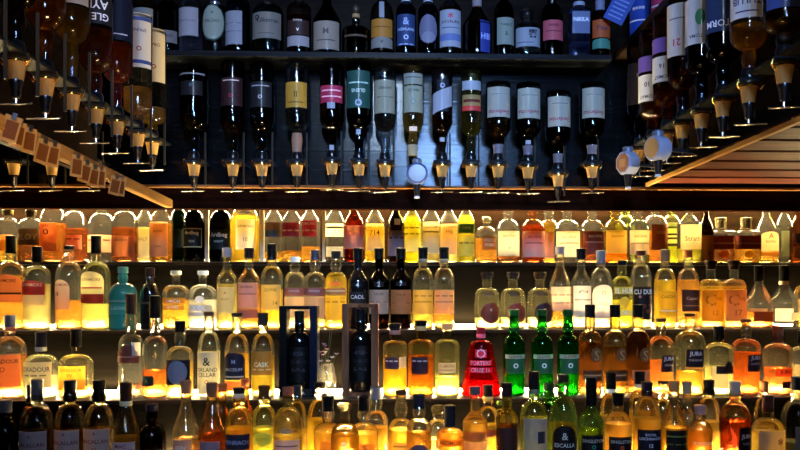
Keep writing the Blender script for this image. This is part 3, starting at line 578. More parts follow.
P(3, 447, 25, 324, 347, 340, 'squat', '#f8f4c8', '#f0e8a0', 378, ('foil', '#c8905c', 331), [(363, 373, '#ecd0a0', 42, -3, 'rect', [('A LMOND', 366, 3, '#a86a44'), ('____', 370, 1.4, '#c08a60')])], 'pale textured bottle with cork-coloured cap', rn=0.014)
P(3, 481, 40, 328, 348, 341, 'flare', '#d8102c', '#e01830', 384, ('foil', '#8c1424', 335, '#e8606c'), [(361, 366, '#d0142e', 45, -8, 'rect', [('PORTERS', 363.5, 3.8, '#f8a0a8')]), (368, 373, '#d0142e', 45, -8, 'rect', [('CRUZ 16', 370.5, 3.8, '#f8a0a8')]), (350, 358, '#d0142e', 25, -6, 'rect', [('O', 354, 9, '#f8b0b8')])], 'flared bright red bottle with ring emblem', rn=0.011)
for x, lk in ((514, 'leftmost'), (542, 'middle'), (568, 'rightmost')):
    P(3, x, 22, 310, 346, 336, 'dome', '#3c9c48', '#2c8030' if x < 560 else '#58a03c', 362, ('foil', '#0c3a14', 316), [(329, 332, '#0c2c10', 360 / 2.01, 0, 'rect'), (355, 374, '#2c5a34', 55, 2, 'arch', [('o', 366, 5, '#e8e4d0')]), (355, 359, '#d8e8b8', 58, 2, 'rect', [('GLENFID', 357, 2.6, '#8a3020')])], 'green glass bottle with arched label, %s of three' % lk)
for x, tp, lk, fy, lq in ((590, 305, 'nearly full embossed brown whisky bottle, leftmost of three', 343, '#6a4020'), (615, 305, 'embossed brown whisky bottle, middle of three', 348, '#7a5020'), (638, 305, 'full embossed dark whisky bottle, rightmost of three', 336, '#4a2a14')):
    P(3, x, 24, tp, 344, 332, 'dome', '#f0e0b8', lq, fy, ('foil', CK, 318), [(348, 363, '#6a4420', 30, 22, 'oval', [('S', 356, 10, '#b08a5c')]), (371, 382, '#d8a060' if x > 630 else '#4a2c14', 50, 5, 'rect', [('____', 376, 2, '#c09a6a')])], lk)
P(3, 661, 27, 319, 350, 337, 'jura', '#f8f0d8', '#e07c38', 362, ('foil', '#2c1810', 323), [(356, 373, '#1c0c12', 36, 20, 'rect', [('JURA', 360, 5, '#f0e0d8'), ('ORIGIN', 366, 2.2, '#c8b0a8')])], 'waisted bottle with black side label, right of embossed three')
P(3, 690, 30, 314, 344, 332, 'jura', '#f8f4d8', '#f0a838', 374, ('foil', '#3a1c14', 317), [(350, 370, '#d8a850', 40, 4, 'rect'), (350, 368, '#1c0c12', 39, 4, 'rect', [('JURA', 355, 5.4, '#f0e0d8'), ('THE ROAD', 361, 2.2, '#c8b0a8')])], 'large waisted bottle with gold-edged black label')
P(3, 719, 28, 327, 352, 344, 'dome', '#fbf8dc', '#fff0b0', 369, ('foil', CK, 341), [(368, 390, '#fff6cc', 34, -15, 'rect'), (367, 375, '#1c1210', 42, 10, 'rect'), (362, 370, '#1c1210', 16, 20, 'oval')], 'bottle with glowing white label and black silhouette')
P(3, 746, 29, 320, 350, 340, 'jura', '#f8e8c8', '#c85c20', 354, ('foil', '#3a1c14', 323), [(356, 373, '#1c0c12', 36, 20, 'rect', [('JURA', 359.5, 5, '#f0e0d8'), ('SUPERST', 365, 2.2, '#c8b0a8')])], 'waisted bottle of darker orange whisky beside white-glowing one')
P(3, 778, 30, 327, 354, 345, 'jura', '#f8e8d0', '#e07838', 370, ('foil', '#7a3c24', 344), [(370, 378, '#d86a34', 42, 8, 'rect', [('JURA', 374, 5, '#5a1c10')]), (383, 390, '#2c1410', 30, 20, 'rect')], 'round-shouldered bottle with orange label and brown foil')
P(3, 803, 26, 332, 356, 348, 'dome', C, '#f4dc90', 368, ('foil', CK, 345), [(366, 388, '#fff0c8', 58, 0, 'rect')], 'pale bottle cut off by the right edge')
# ---- bottom row
P(4, 6, 24, 399, 434, 420, 'dome', '#50403c', BRN, 440, ('foil', '#56545a', 413), [(447, 480, '#3a2c28', 60, 0, 'rect')], 'grey-foiled dark bottle, farthest left')
P(4, 37, 31, 379, 424, 406, 'dome', '#d8d4c8', '#6a4424', 430, ('foil', '#5c5856', 400), [(429, 478, '#d8cfd0', 60, -4, 'rect', [('MACALLAN', 442, 4, '#7a2c34'), ('A', 434, 3, '#4a4450')])], 'grey-capped bottle with white label and red lettering')
P(4, 32, 22, 384, 420, 405, 'dome', '#a89a88', BRN, 430, ('foil', '#2c2622', 402), [], 'mostly hidden bottle behind the grey-capped one', dd=0.08)
P(4, 70, 28, 380, 424, 404, 'bulb', '#e0dcd0', '#7a4a20', 430, ('foil', CK, 401), [(428, 448, '#dccfc8', 60, -4, 'rect', [('MACALLAN', 440, 4, '#7a2c34'), ('A', 432, 3, '#4a4450')])], 'black-capped bottle with short white label and red lettering')
P(4, 99, 28, 380, 424, 404, 'bulb', '#e8e4d0', '#8a6030', 428, ('foil', '#14100c', 401), [(427, 478, '#d8cabc', 62, 0, 'rect', [('MACALLAN', 439, 4, '#7a2c34'), ('21', 447, 4, '#8a3038'), ('A', 431, 3, '#4a4450')])], 'black-capped bottle with full white label marked 21')
P(4, 126, 27, 382, 432, 404, 'cone', '#e0dcc8', '#8a6838', 436, ('foil', '#281810', 401, '#c8b890'), [(440, 480, '#cfc4c8', 60, -5, 'rect', [('MAC', 444, 4, '#5a3c50'), ('____', 448, 2, '#8a7a8a')])], 'cone-shouldered bottle with dark brown cap and whitish label')
P(4, 152, 27, 404, 438, 424, 'dome', '#5a5854', '#2c1c14', 436, ('foil', '#14141c', 411), [(448, 480, '#7a7468', 55, 0, 'rect')], 'short dark bottle, left of the cork-topped ones')
P(4, 186, 26, 381, 432, 404, 'cone', '#e4dcc8', '#7a5a38', 438, ('cork', '#8a5c3c', 394), [(438, 480, '#a89890', 46, -10, 'rect', [('BEN', 446, 4.5, '#e0d8d0')])], 'cork-topped bottle with dull mauve label')
P(4, 212, 26, 383, 432, 402, 'cone', '#e0c8a0', '#4a2010', 434, ('cork', '#6a4630', 397), [(440, 480, '#8a7a80', 46, 0, 'rect')], 'brown-corked bottle of very dark whisky')
P(4, 222, 22, 384, 428, 404, 'std', '#e8c890', '#c87828', 430, ('cork', '#a85c2c', 392), [], 'amber bottle mostly hidden behind a dark one', dd=0.08)
P(4, 239, 27, 388, 426, 408, 'bulb', '#f0e4b8', '#f8cc50', 428, ('foil', '#1c140e', 394, '#c8b08c'), [(433, 448, '#1c1c2c', 58, 0, 'rect', [('BENRIACH', 441, 4, '#8a8ca8')])], 'golden bottle with navy banded label')
P(4, 245, 20, 379, 420, 400, 'std', '#e8c890', '#c87828', 430, ('cork', '#a4582c', 388), [], 'hidden bottle whose orange cork shows over navy-labelled one', dd=0.1)
P(4, 264, 25, 386, 424, 406, 'bulb', '#f4f4c8', '#e8dc58', 428, ('foil', '#4a2c14', 399), [(431, 445, '#a8b450', 45, 0, 'oval', [('CUTTY', 438, 2.6, '#5a6a20')])], 'pale yellow bottle with green oval label')
P(4, 288, 29, 388, 428, 408, 'dome', '#f0e8c0', '#e8cc70', 436, ('cork', '#8a4c34', 397), [(439, 480, '#d0bcbc', 58, 0, 'rect', [('____', 445, 2, '#6a5060')]), (427, 433, '#b0a080', 25, 0, 'oval')], 'bottle with mauve-white label and small seal, brown cork')
P(4, 297, 20, 386, 424, 402, 'dome', '#f0e8c0', '#d8b050', 430, ('foil', '#24262a', 398), [], 'hidden bottle whose dark cap shows near the black case', dd=0.09)
P(4, 320, 26, 383, 424, 400, 'dome', '#faf2dc', YEL, 420, ('foil', '#1c1208', 388), [], 'golden bottle just behind the black-capped one', dd=0.07)
P(4, 328, 28, 397, 434, 424, 'bulb', '#faf2dc', '#f8c84c', 432, ('foil', CK, 412), [(440, 478, '#f0a030', 30, 0, 'rect')], 'golden bulb-necked bottle with black cap and orange label')
P(4, 345, 28, 404, 440, 425, 'squat', '#faf2dc', '#fcb430', 436, ('ball', 'clear', 412), [(441, 446, '#fff0c0', 12, 0, 'oval')], 'glowing orange bottle with clear stopper, left of bulb-necked pair')
P(4, 364, 28, 397, 434, 424, 'bulb', '#faf2dc', '#f8c040', 434, ('foil', CK, 412), [(443, 478, '#f8a83c', 50, 5, 'rect', [('%', 447, 5, '#a85a18')])], 'orange-gold bulb-necked bottle with black cap, beside clear-stoppered one')
P(4, 376, 24, 388, 424, 412, 'bulb', '#faf2dc', '#f0b038', 428, ('foil', '#605e60', 400), [], 'grey-capped amber bottle half hidden behind a black cap', dd=0.07)
P(4, 401, 25, 391, 432, 420, 'bulb', '#faf2dc', '#fccc40', 430, ('foil', '#3a2410', 396), [(442, 478, '#fcd060', 45, 0, 'rect', [('____', 446, 2, '#a86a18')])], 'golden bottle with thin brown cap and bulbous neck')
P(4, 419, 25, 395, 432, 420, 'bulb', '#faf2dc', '#e8a038', 434, ('foil', '#201e24', 410), [(444, 478, '#5a4450', 48, 0, 'arch')], 'deep amber bottle with navy cap and dark arched label', dd=-0.03)
P(4, 438, 24, 406, 432, 421, 'dome', '#fbf4dc', '#f8e098', 440, ('ball', 'clear', 416), [], 'clear bottle with glass stopper behind the squat orange one', dd=0.06)
P(4, 450, 28, 407, 440, 430, 'squat', '#faf2dc', '#fca830', 434, ('foil', '#1c1a1e', 428), [(439, 446, '#f0941c', 58, 0, 'rect', [('ARDMORE', 443, 4, '#8a4410')])], 'squat bright orange bottle with dark neck')
P(4, 475, 25, 388, 424, 412, 'std', '#faf2dc', '#f8bc48', 424, ('foil', '#444042', 396), [(432, 441, '#a8642c', 62, 0, 'rect'), (442, 478, '#e0b070', 62, 0, 'rect')], 'grey-capped amber bottle with brown band')
P(4, 488, 22, 386, 422, 408, 'dome', '#faf2dc', '#f8cc50', 426, ('foil', '#1c120c', 398, '#f0c060'), [(430, 437, '#a05020', 60, 0, 'rect')], 'gold-ringed black-capped bottle behind amber one', dd=0.07)
P(4, 507, 22, 384, 420, 410, 'std', '#f0e8a8', '#5a2c14', 426, ('foil', '#1c1210', 398), [(428, 478, '#3a1e18', 58, 0, 'rect')], 'dark bottle with brown label, left of the grey-labelled one', rn=0.013)
P(4, 500, 22, 402, 418, 410, 'dome', '#f4ec98', '#e8d030', 416, ('foil', '#4a5a20', 406), [], 'yellow bottle hidden behind the dark brown-labelled one', dd=0.10)
P(4, 534, 28, 373, 420, 402, 'dome', '#dce4c0', '#a8a048', 420, ('foil', '#14100f', 391, '#8a8a90'), [(419, 480, '#a8a09c', 56, 0, 'rect'), (432, 444, '#2c2a30', 16, 22, 'rect')], 'tall black-capped bottle with grey label and dark square')
P(4, 563, 28, 376, 422, 398, 'dome', '#c8e0b0', '#6a4a20', 426, ('foil', '#1c1412', 384), [(426, 478, '#12100e', 56, -3, 'arch', [('&', 437, 7, '#b8b4a8'), ('ESCALLA', 446, 4, '#c8c4b8')])], 'greenish bottle with black arched label and white writing')
P(4, 549, 24, 385, 420, 404, 'dome', '#78b060', '#3a6a20', 424, ('foil', '#16240f', 392), [], 'dark green bottle hidden between grey and arched labels', dd=0.09)
P(4, 591, 26, 379, 424, 409, 'cone', '#b8d8a0', '#5a5020', 432, ('foil', CK, 408), [(436, 478, '#100c0e', 58, 0, 'rect', [('SINGLETON', 442, 3.2, '#b0a898'), ('o', 448, 4, '#2c8a6a')])], 'green-tinted cone-shouldered bottle with black label')
P(4, 611, 22, 374, 414, 396, 'dome', '#faf2dc', '#f8cc50', 418, ('foil', CK, 391, '#e8e0cc'), [], 'golden bottle with white-ringed black cap, behind others', dd=0.09)
P(4, 618, 27, 395, 430, 414, 'dome', '#faf2dc', '#f0bc58', 426, ('foil', CK, 408), [(438, 478, '#180e10', 58, 3, 'rect', [('SINGLETON', 443, 3.2, '#b0a898'), ('o', 449, 4, '#d05a28')])], 'short amber bottle with black label and orange dot')
P(4, 640, 22, 373, 410, 392, 'dome', '#faf2dc', '#f8c84c', 414, ('foil', '#14100f', 386, '#e8e0d0'), [], 'golden bottle whose white-ringed cap rises behind navy label', dd=0.09)
P(4, 647, 28, 384, 420, 399, 'dome', '#faf2dc', '#fcd060', 421, ('foil', '#15131c', 398), [(431, 478, '#0f101c', 56, 0, 'rect', [('ROYAL', 436, 2.6, '#b8bccc'), ('LOCHNAGAR', 440, 2.8, '#b8bccc'), ('12', 447, 3.4, '#d0d4e0')])], 'golden bottle with navy black label marked 12')
P(4, 663, 20, 383, 420, 402, 'dome', '#faf2dc', '#f0c840', 424, ('foil', '#2c1c12', 386), [], 'bottle with thin dark cap, left behind the cork-topped one', dd=0.09)
P(4, 674, 26, 384, 428, 406, 'cone', '#faf2dc', '#f0c038', 430, ('cork', '#a87848', 394), [(432, 478, '#14120c', 54, 0, 'rect', [('____', 438, 2, '#6a7a3c'), ('- - -', 446, 2, '#5a6a30')])], 'golden cork-topped bottle with black label and green print')
P(4, 687, 20, 384, 424, 408, 'std', '#faf2dc', '#c88830', 430, ('foil', '#a88a6c', 396), [], 'slim amber bottle with pale tan cap', dd=0.05)
P(4, 700, 24, 408, 436, 424, 'dome', '#faf2dc', '#f8b048', 432, ('foil', '#b08478', 417), [(444, 447, '#fff0b8', 50, 0, 'rect')], 'orange bottle with pinkish cap', dd=0.01)
P(4, 709, 22, 382, 420, 400, 'bulb', '#faf2dc', '#f0bc58', 424, ('foil', '#16120f', 397), [], 'amber bottle with tall black cap, behind pink-capped one', dd=0.07)
P(4, 735, 31, 384, 424, 406, 'jura', '#f4d8a8', '#8a2c14', 424, ('foil', '#c0a890', 399), [(429, 478, '#14080c', 36, 26, 'rect', [('JURA', 439, 5.4, '#e8d4cc'), ('TURAS', 446, 2.4, '#b09a94')])], 'deep red whisky bottle with tan cap and black label')
P(4, 764, 20, 384, 424, 400, 'dome', '#faf2dc', '#f0c050', 430, ('cork', '#9a6438', 395), [], 'hidden bottle whose cork shows above the cream label', dd=0.10)
P(4, 768, 32, 398, 434, 422, 'dome', '#f4ecc8', '#e8c468', 436, ('foil', '#4a2c26', 416), [(433, 478, '#e0d0b0', 56, 0, 'rect', [('*', 444, 8, '#7a2c2c', 6)])], 'round-shouldered bottle with cream label and dark red emblem')
P(4, 797, 31, 379, 424, 404, 'dome', '#ecece0', '#e8e0c0', 446, ('foil', '#14141a', 393), [(429, 478, '#7c7a7c', 40, 8, 'rect')], 'clear black-capped bottle with grey label, far right')
# ------------------------------------------------------------------ presentation cases and nosing glass on the third shelf
def case(x0, x1, ytop, col, col2, label, bl, depth=0.075, d=2.39, wall=0.010, inner='#0d0c0e', sidew=None):
    base = EYE + Z3 + 0.0004; h = PZ(ytop, d) - base
    X0, X1 = PX(x0, d), PX(x1, d); cx = (X0 + X1) / 2; w = (X1 - X0) / 2
    r = empty('presentation_case', (cx, d, base)); tag(r, label, 'display case', 'upright bottle cases on the third lit shelf')
    m = solid(col, 0.45) if not col.startswith('w') else wood('#4a2c1c', '#7a5238', 0.5, (12, 12, 1.5))
    sw = sidew or wall * 2
    MB().box(-w, -w + sw, 0, depth, 0, h, 0.001).build('side_panel', m, r)
    MB().box(w - sw, w, 0, depth, 0, h, 0.001).build('side_panel', solid(col2, 0.4) if not col2.startswith('w') else m, r)
    MB().box(-w + sw, w - sw, 0, depth, h - wall, h, 0.001).build('top_panel', m, r)
    MB().box(-w + sw, w - sw, 0, depth, 0, 0.012, 0.001).build('base_panel', m, r)
    MB().box(-w + sw, w - sw, depth - 0.004, depth, 0.012, h * 0.62, 0).build('back_panel', solid('#0b0a0c', 0.5), r)
    R = w - sw - 0.002; H = h - wall - 0.012 - 0.006
    b = bottle((cx, d + depth / 2 - 0.003, base + 0.0124), H, min(R, 0.034), H * 0.60, H * 0.74, 'dome', 0.0125, '#0a0908', None, .5, ('foil', '#101012', 0.05),
               [lab(H * 0.12, H * 0.56, '#050505', 60, 0, 'rect', [('~&%&~', H * 0.48, 0.012, '#3a3840'), ('%~&~%', H * 0.38, 0.012, '#302e34'), ('&~*~&', H * 0.28, 0.012, '#3a3840')])],
               text=bl, group='black bottles inside the upright cases', opaque=True)
    return r, w, h
r, w_, h_ = case(279, 317, 306, '#030303', '#0a1022', 'black open-fronted upright case with navy right side', 'black ornamented bottle inside the black upright case', sidew=0.022)
o = MB().box(-w_ * 0.55, w_ * 0.7, -0.004, -0.001, 0.004, 0.024).build('name_plate', paper('#1a1614', .1), r)
vs, fs = text_geo('AILSA'); MB().add([(0.004 + v[0] * 0.009, -0.0046, 0.012 + v[1] * 0.009) for v in vs], fs).build('lettering', solid('#b8a890'), o)
case(342, 378, 304, 'wood', 'wood', 'brown wooden frame case standing upright, right of the flower glass', 'black ornamented bottle inside the brown wooden frame', sidew=0.020)

d = 2.40; base = EYE + Z3 + 0.0004
g = empty('nosing_glass', (PX(327, d), d, base)); tag(g, 'clear tulip nosing glass holding dried flowers, between the two cases', 'glass')
zz = lambda y: PZ(y, d) - base
MB().lathe([(0.003, 0), (0.019, 0.001), (0.018, 0.006), (0.009, 0.013), (0.010, 0.020), (0.022, 0.030), (0.0285, 0.044), (0.028, 0.056), (0.023, 0.078), (0.019, zz(364)), (0.0196, zz(364) + 0.001), (0.0178, zz(364) - 0.001), (0.022, 0.076), (0.0268, 0.056), (0.027, 0.045), (0.020, 0.031), (0.003, 0.024)], 32).build('bowl', glass('#fbfaf4', 0.10), g, True, 70)
fl = empty('dried_flowers', (PX(327, d), d, base + 0.028)); tag(fl, 'small bunch of pale dried flowers standing in the nosing glass', 'flowers')
rr = random.Random(5)
for k in range(13):
    tx, ty = rr.uniform(-0.030, 0.030), rr.uniform(-0.010, 0.015); tz = rr.uniform(0.060, 0.132)
    if k < 2: tx = 0.010 + 0.006 * k; tz = 0.195 - 0.02 * k
    st = MB().tube([(tx * 0.08, ty * 0.08, 0), (tx * 0.3, ty * 0.3, tz * 0.5), (tx, ty, tz)], 0.0007, 5).build('stem', solid('#5a5a30', 0.8), fl)
    m = MB()
    for q in range(7):
        a = q * 2 * PI / 7 + k; rr_ = 0.0065 + 0.002 * rr.random()
        c0 = Vector((tx, ty, tz)); u = Vector((math.cos(a), math.sin(a) * 0.7, 0.4 + 0.5 * rr.random())).normalized()
        s = Vector((-math.sin(a), math.cos(a), 0)) * rr_ * 0.35
        b0 = len(m.v); m.add([c0, c0 + u * rr_ * 0.6 + s, c0 + u * rr_ * 1.2, c0 + u * rr_ * 0.6 - s, c0 + u * rr_ * 0.5 + Vector((0, 0, 0.002))], [(0, 1, 4), (1, 2, 4), (2, 3, 4), (3, 0, 4), (0, 3, 1), (1, 3, 2)])
    m.build('flower_head', solid(['#c8a8a0', '#a87878', '#d8c8a8', '#8a5a68'][k % 4], 0.8), fl)

# ------------------------------------------------------------------ high shelf, upright bottles in cool light
ZT = 0.7045
def T(x, w, top, sh, nk, style, gl, liq, fill, cap, labels, look, opaque=False, sq=0.0, d=2.425, rn=None, neck=None):
    R = w * d / F / 2; df = d - R * 0.7
    z = lambda y: PZ(y, df) - EYE - ZT
    H = z(top) if top is not None else 0.30
    shz, nkz = z(sh), z(nk)
    nkz = min(nkz, H - 0.012)
    Ls = [lab(max(z(L[1]), 0.004), z(L[0]), L[2], L[3], L[4], L[5], [(t[0], z(t[1]), t[2] * d / F, t[3]) + tuple([t[4] * d / F] if len(t) > 4 else []) for t in (L[6] if len(L) > 6 else [])]) for L in labels]
    cp = (cap[0], cap[1], max(0.01, H - z(cap[2]))) + tuple(cap[3:]) if cap else None
    return bottle((PX(x, d), d, EYE + ZT), H, R, shz, nkz, style, rn, gl, liq, z(fill) / H if fill else .5, cp, Ls, sq, (0, 0, 0), 'whisky_bottle', look, 'bottles on the high dark shelf', 'bottle', opaque)
DK, WD = '#3a2412', '#2a180c'
T(145, 22, -36, 8, -8, 'std', '#f0f0f0', '#8a6a30', 4, ('foil', CK, -20), [(12, 38, '#b8b4b0', 58, 0, 'rect')], 'high shelf bottle half behind the left hanging bottles')
T(168, 23, -28, 14, 2, 'dome', '#6a5a50', WD, 12, ('foil', CK, -12), [(34, 46, '#8a8c94', 62, 0, 'rect', [('EMERALD', 39, 2.6, '#3a3c48')])], 'dark bottle with curved grey label, leftmost full one on the high shelf')
T(191, 23, -28, 12, -2, 'dome', '#e8ecf8', '#a0a4b0', 20, ('foil', CK, -14), [(11, 39, '#b4b8c8', 56, -6, 'rect', [('BRUICHLAD', 24, 2.4, '#6a6c80')])], 'high shelf bottle with plain white label')
T(215, 24, 2, 10, 5, 'squat', '#c8d0c8', '#6a6a50', 20, ('metal', '#8a8a98', 6), [(7, 44, '#244038', 62, 0, 'oval'), (8.5, 42.5, '#a8b8b0', 56, 0, 'oval', [('KILCHO', 24, 3, '#2c4a44'), ('*', 16, 3, '#2c4a44')])], 'high shelf bottle with oval mint label edged dark green')
T(238, 24, -26, 8, -4, 'dome', '#8890a8', '#4a3c30', 12, ('foil', CK, -12), [(14, 47, '#a8b0c4', 50, -20, 'rect', [('- - -', 26, 2, '#6a6c80'), ('____', 34, 1.6, '#6a6c80')])], 'dark high shelf bottle with pale blue-white label turned left')
T(268, 31, -16, 14, 2, 'dome', '#c0c8d0', '#6a705c', 18, ('foil', '#a8a8b0', -6), [(15, 41, '#8e8c88', 62, 0, 'rect', [('Kilkerran', 23, 4.4, '#2a2a30', 2), ('o', 20, 5, '#1c1c20', -9), ('____', 36, 1.4, '#5a5a5c')])], 'wide high shelf bottle with grey-cream label and script')
T(299, 24, -6, 10, 2, 'squat', '#d8c8c0', '#6a3018', 16, ('foil', CK, 1), [(22, 37, '#2c1c1c', 60, 0, 'rect', [('Suntory', 22.5, 2.6, '#c0b8b8'), ('v', 32, 3, '#d8d0d0')]), (38, 48, '#b8b4bc', 60, 0, 'rect')], 'high shelf bottle with orange-brown whisky and low white label')
T(327, 28, -30, 20, 2, 'cone', '#4a3c38', '#2a1810', 16, ('foil', CK, -8), [(23, 51, '#8a7e74', 62, 0, 'rect', [('M', 33, 6, '#4a4444'), ('____', 42, 1.6, '#4a4444')])], 'dark-shouldered high shelf bottle with tan label')
T(356, 28, 2, 30, 24, 'dome', '#a89078', '#3a2010', 30, ('ball', '#2a221c', 12, '#8a7050'), [(36, 38, '#4a3a30', 50, 0, 'rect')], 'round dark decanter-like bottle with cork neck', rn=0.009)
T(382, 23, -22, 14, 0, 'dome', '#d8c8b8', '#5a3010', 20, ('foil', '#2a2020', -6), [(20, 38, '#a8702c', 62, 0, 'rect', [('____', 28, 1.6, '#6a4420')]), (38, 49, '#9a9894', 62, 0, 'arch', [('v', 43, 3, '#3a3a40')]), (2, 19, '#b0b4c4', 12, 0, 'rect')], 'high shelf bottle with orange label over white badge')
T(406, 20, -14, 10, 2, 'dome', '#7a84a8', '#2a2018', 14, ('foil', '#9aa0b8', 0), [(15, 46, '#24345c', 60, 0, 'rect', [('&', 22, 7, '#8c9cc8'), ('HIGHLAND', 30, 2.8, '#a0acd0'), ('o', 38, 5, '#a0acd0'), ('- - -', 45, 1.4, '#8c9cc8')])], 'high shelf bottle with navy label and pale emblem')
T(428, 20, -14, 10, 2, 'dome', '#8a88a0', '#3a2a28', 14, ('foil', '#9aa0b8', 0), [(15, 44, '#6a6884', 60, 0, 'oval'), (32, 43, '#9c9cb4', 40, 0, 'oval')], 'high shelf bottle with dusky purple landscape label')
T(450, 23, -28, 8, -4, 'std', '#e0e4ee', '#6a4a28', 6, ('foil', CK, -12), [(10, 47, '#bcc2d6', 62, 0, 'rect', [('KAVALAN', 22, 3, '#3a2c48'), ('*', 16, 6, '#b8284c'), ('____', 28, 1.6, '#5a6488')]), (34, 41, '#7c90cc', 62, 0, 'rect')], 'high shelf bottle with white label, red emblem and blue band')
T(477, 29, -10, 22, 4, 'cone', '#c8a890', '#4a2810', 20, ('cork', '#7a7078', 4), [(20, 52, '#28347c', 24, 32, 'rect', [('HIBI', 36, 6, '#90a0e0')])], 'tapered high shelf bottle with blue side label')
T(504, 20, -28, 14, -2, 'dome', '#14201c', '#0c1410', 14, ('foil', CK, -12), [(17, 44, '#a4b0a8', 58, 8, 'rect', [('YAMAZ', 24, 2.6, '#4a5450'), ('&', 33, 4, '#4a5450')])], 'dark green high shelf bottle with pale green label')
T(527, 25, 5, 27, 20, 'squat', '#dce4f0', '#5a3a20', 42, ('ball', 'clear', 17), [(27, 46, '#b0b8cc', 64, 0, 'rect', [('響', 33, 9, '#1c2030', 4), ('____', 42, 1.4, '#5a6078', -4)])], 'stout high shelf bottle with crystal stopper and brushed character', sq=0.1, rn=0.014)
T(552, 22, -26, 14, 0, 'dome', '#2c1c1c', '#2a1410', 14, ('foil', CK, -12), [(19, 39, '#b45464', 62, 0, 'rect', [('NIKKA', 24, 2.6, '#4a1c2c'), ('____', 30, 1.4, '#6a2c3c')])], 'dark high shelf bottle with rose pink label')
T(579, 21, -2, 8, 3, 'taper', '#c8d4f4', '#a0a8c0', 40, ('stop', '#8a90a8', 2), [(10, 32, '#8494c4', 42, 0, 'rect', [('NIKKA', 18, 4, '#e0e8ff')])], 'silvery angular high shelf bottle', sq=0.8)
T(600, 20, -4, 14, 6, 'dome', '#e0a888', '#6a2c10', 14, ('foil', '#6a7090', 6), [(18, 36, '#9a4824', 60, 0, 'rect', [('Paul', 26, 5, '#2c3050')]), (37, 47, '#3c7468', 60, 0, 'arch')], 'high shelf bottle with rust and teal label, last before the corner')
# bottles on the right side shelf
def side_bottle(x, d, w, gl, liq, lc, label, txtc='#d0d4e0'):
    R = 0.037
    return bottle((PX(x, d), d, EYE + 0.7955), 0.30, R, 0.19, 0.22, 'dome', None, gl, liq, 0.6, ('foil', CK, 0.05), [lab(0.03, 0.16, lc, 60, -30, 'rect', [('****', 0.12, 0.012, txtc), ('____', 0.08, 0.006, txtc)])], 0, (0, 0, 0), 'whisky_bottle', label, 'bottles on the right side shelf')
side_bottle(641, 2.60, 20, '#2c3c6a', '#1c1c2a', '#2848b0', 'bottle with vivid blue label on the right side shelf')
side_bottle(663, 2.46, 20, '#3a2c3c', '#2a1010', '#c04068', 'bottle with crimson label on the right side shelf')
side_bottle(688, 2.32, 20, '#c0c8e0', '#3a3020', '#b0b8d0', 'bottle with white label on the right side shelf', '#3a4060')
tg = empty('hanging_tag', (PX(618, 2.36), 2.36, PZ(8, 2.36))); tag(tg, 'blue printed card hanging tilted in the upper right corner', 'card')
tg.rotation_euler = (0, math.radians(28), math.radians(-12))
MB().box(-0.030, 0.030, 0, 0.0015, -0.035, 0.055).build('card', paper('#1c3c94', .1), tg)
for k in range(5): MB().box(-0.022, 0.020, -0.0006, 0, 0.03 - k * 0.013, 0.034 - k * 0.013).build('printed_line', paper('#5470c0', .1), tg)

# ------------------------------------------------------------------ optics
def make_optic():
    """origin: where the bottle mouth enters; goes down"""
    r = empty('optic_dispenser')
    MB().lathe([(0.009, -0.001), (0.016, 0.0), (0.0165, 0.010), (0.0135, 0.020), (0.0115, 0.021), (0.0115, 0.0)], 24).build('bottle_collar', solid('#0d0d10', 0.35, 0, .4), r, True)
    MB().box(-0.026, 0.026, -0.014, 0.099, -0.0085, -0.0015, 0.0015).build('clamp_plate', solid('#0e1014', 0.55), r)
    MB().lathe([(0.008, -0.052), (0.0125, -0.052), (0.0135, -0.048), (0.0178, -0.021), (0.0205, -0.018), (0.0205, -0.010), (0.0140, -0.0088)], 28).build('measure_chamber', solid('#86683c', 0.4), r, True, 50)
    MB().lathe([(0.0176, -0.0195), (0.0215, -0.0190), (0.0215, -0.0160), (0.0176, -0.0155)], 28).build('gold_ring', solid('#e0a040', 0.2, 1.0), r, True)
    MB().lathe([(0.004, -0.086), (0.0065, -0.086), (0.0085, -0.080), (0.0095, -0.066), (0.0120, -0.060), (0.0120, -0.052), (0.006, -0.0515)], 22).build('spout', solid('#08080a', 0.25, 0, .5), r, True)
    for q in (-1, 1):
        w = MB().tube([(0.012 * q, -0.008, -0.002), (0.027 * q, -0.012, -0.006), (0.029 * q, -0.010, -0.016), (0.021 * q, -0.008, -0.026)], 0.0016, 6)
        w.build('brass_spring', solid('#b8863c', 0.25, 1.0), r, True)
    MB().lathe([(0.010, -0.0085), (0.0235, -0.0085), (0.0245, -0.0120), (0.0235, -0.0155), (0.012, -0.0160)], 26).build('shoulder_ring', solid('#15120f', 0.30, 0, .4), r, True)
    m = MB().tube([(-0.034, -0.010, -0.0995), (0, 0.0, -0.0965), (0.034, -0.012, -0.0975)], [0.0018, 0.0026, 0.0018], 8)
    m.tube([(0, 0, -0.0965), (0.010, -0.024, -0.101)], [0.0018, 0.0013], 8); m.tube([(0, 0, -0.0965), (0, 0, -0.086)], 0.0022, 8)
    m.build('pouring_lever', solid('#d8d0c0', 0.25, 1.0), r)
    MB().box(0.0235, 0.0285, 0.028, 0.033, -0.075, 0.085).build('support_bar', solid('#24211c', 0.5), r)
    return r
optic0 = make_optic(); _used = [False]
def optic(x, d, zmouth, label, group, rz=0.0, X=None):
    o = optic0 if not _used[0] else copy_tree(optic0); _used[0] = True
    o.location = (PX(x, d) if X is None else X, d, EYE + zmouth); o.rotation_euler = (0, 0, math.radians(rz)); tag(o, label, 'drinks dispenser', group); return o

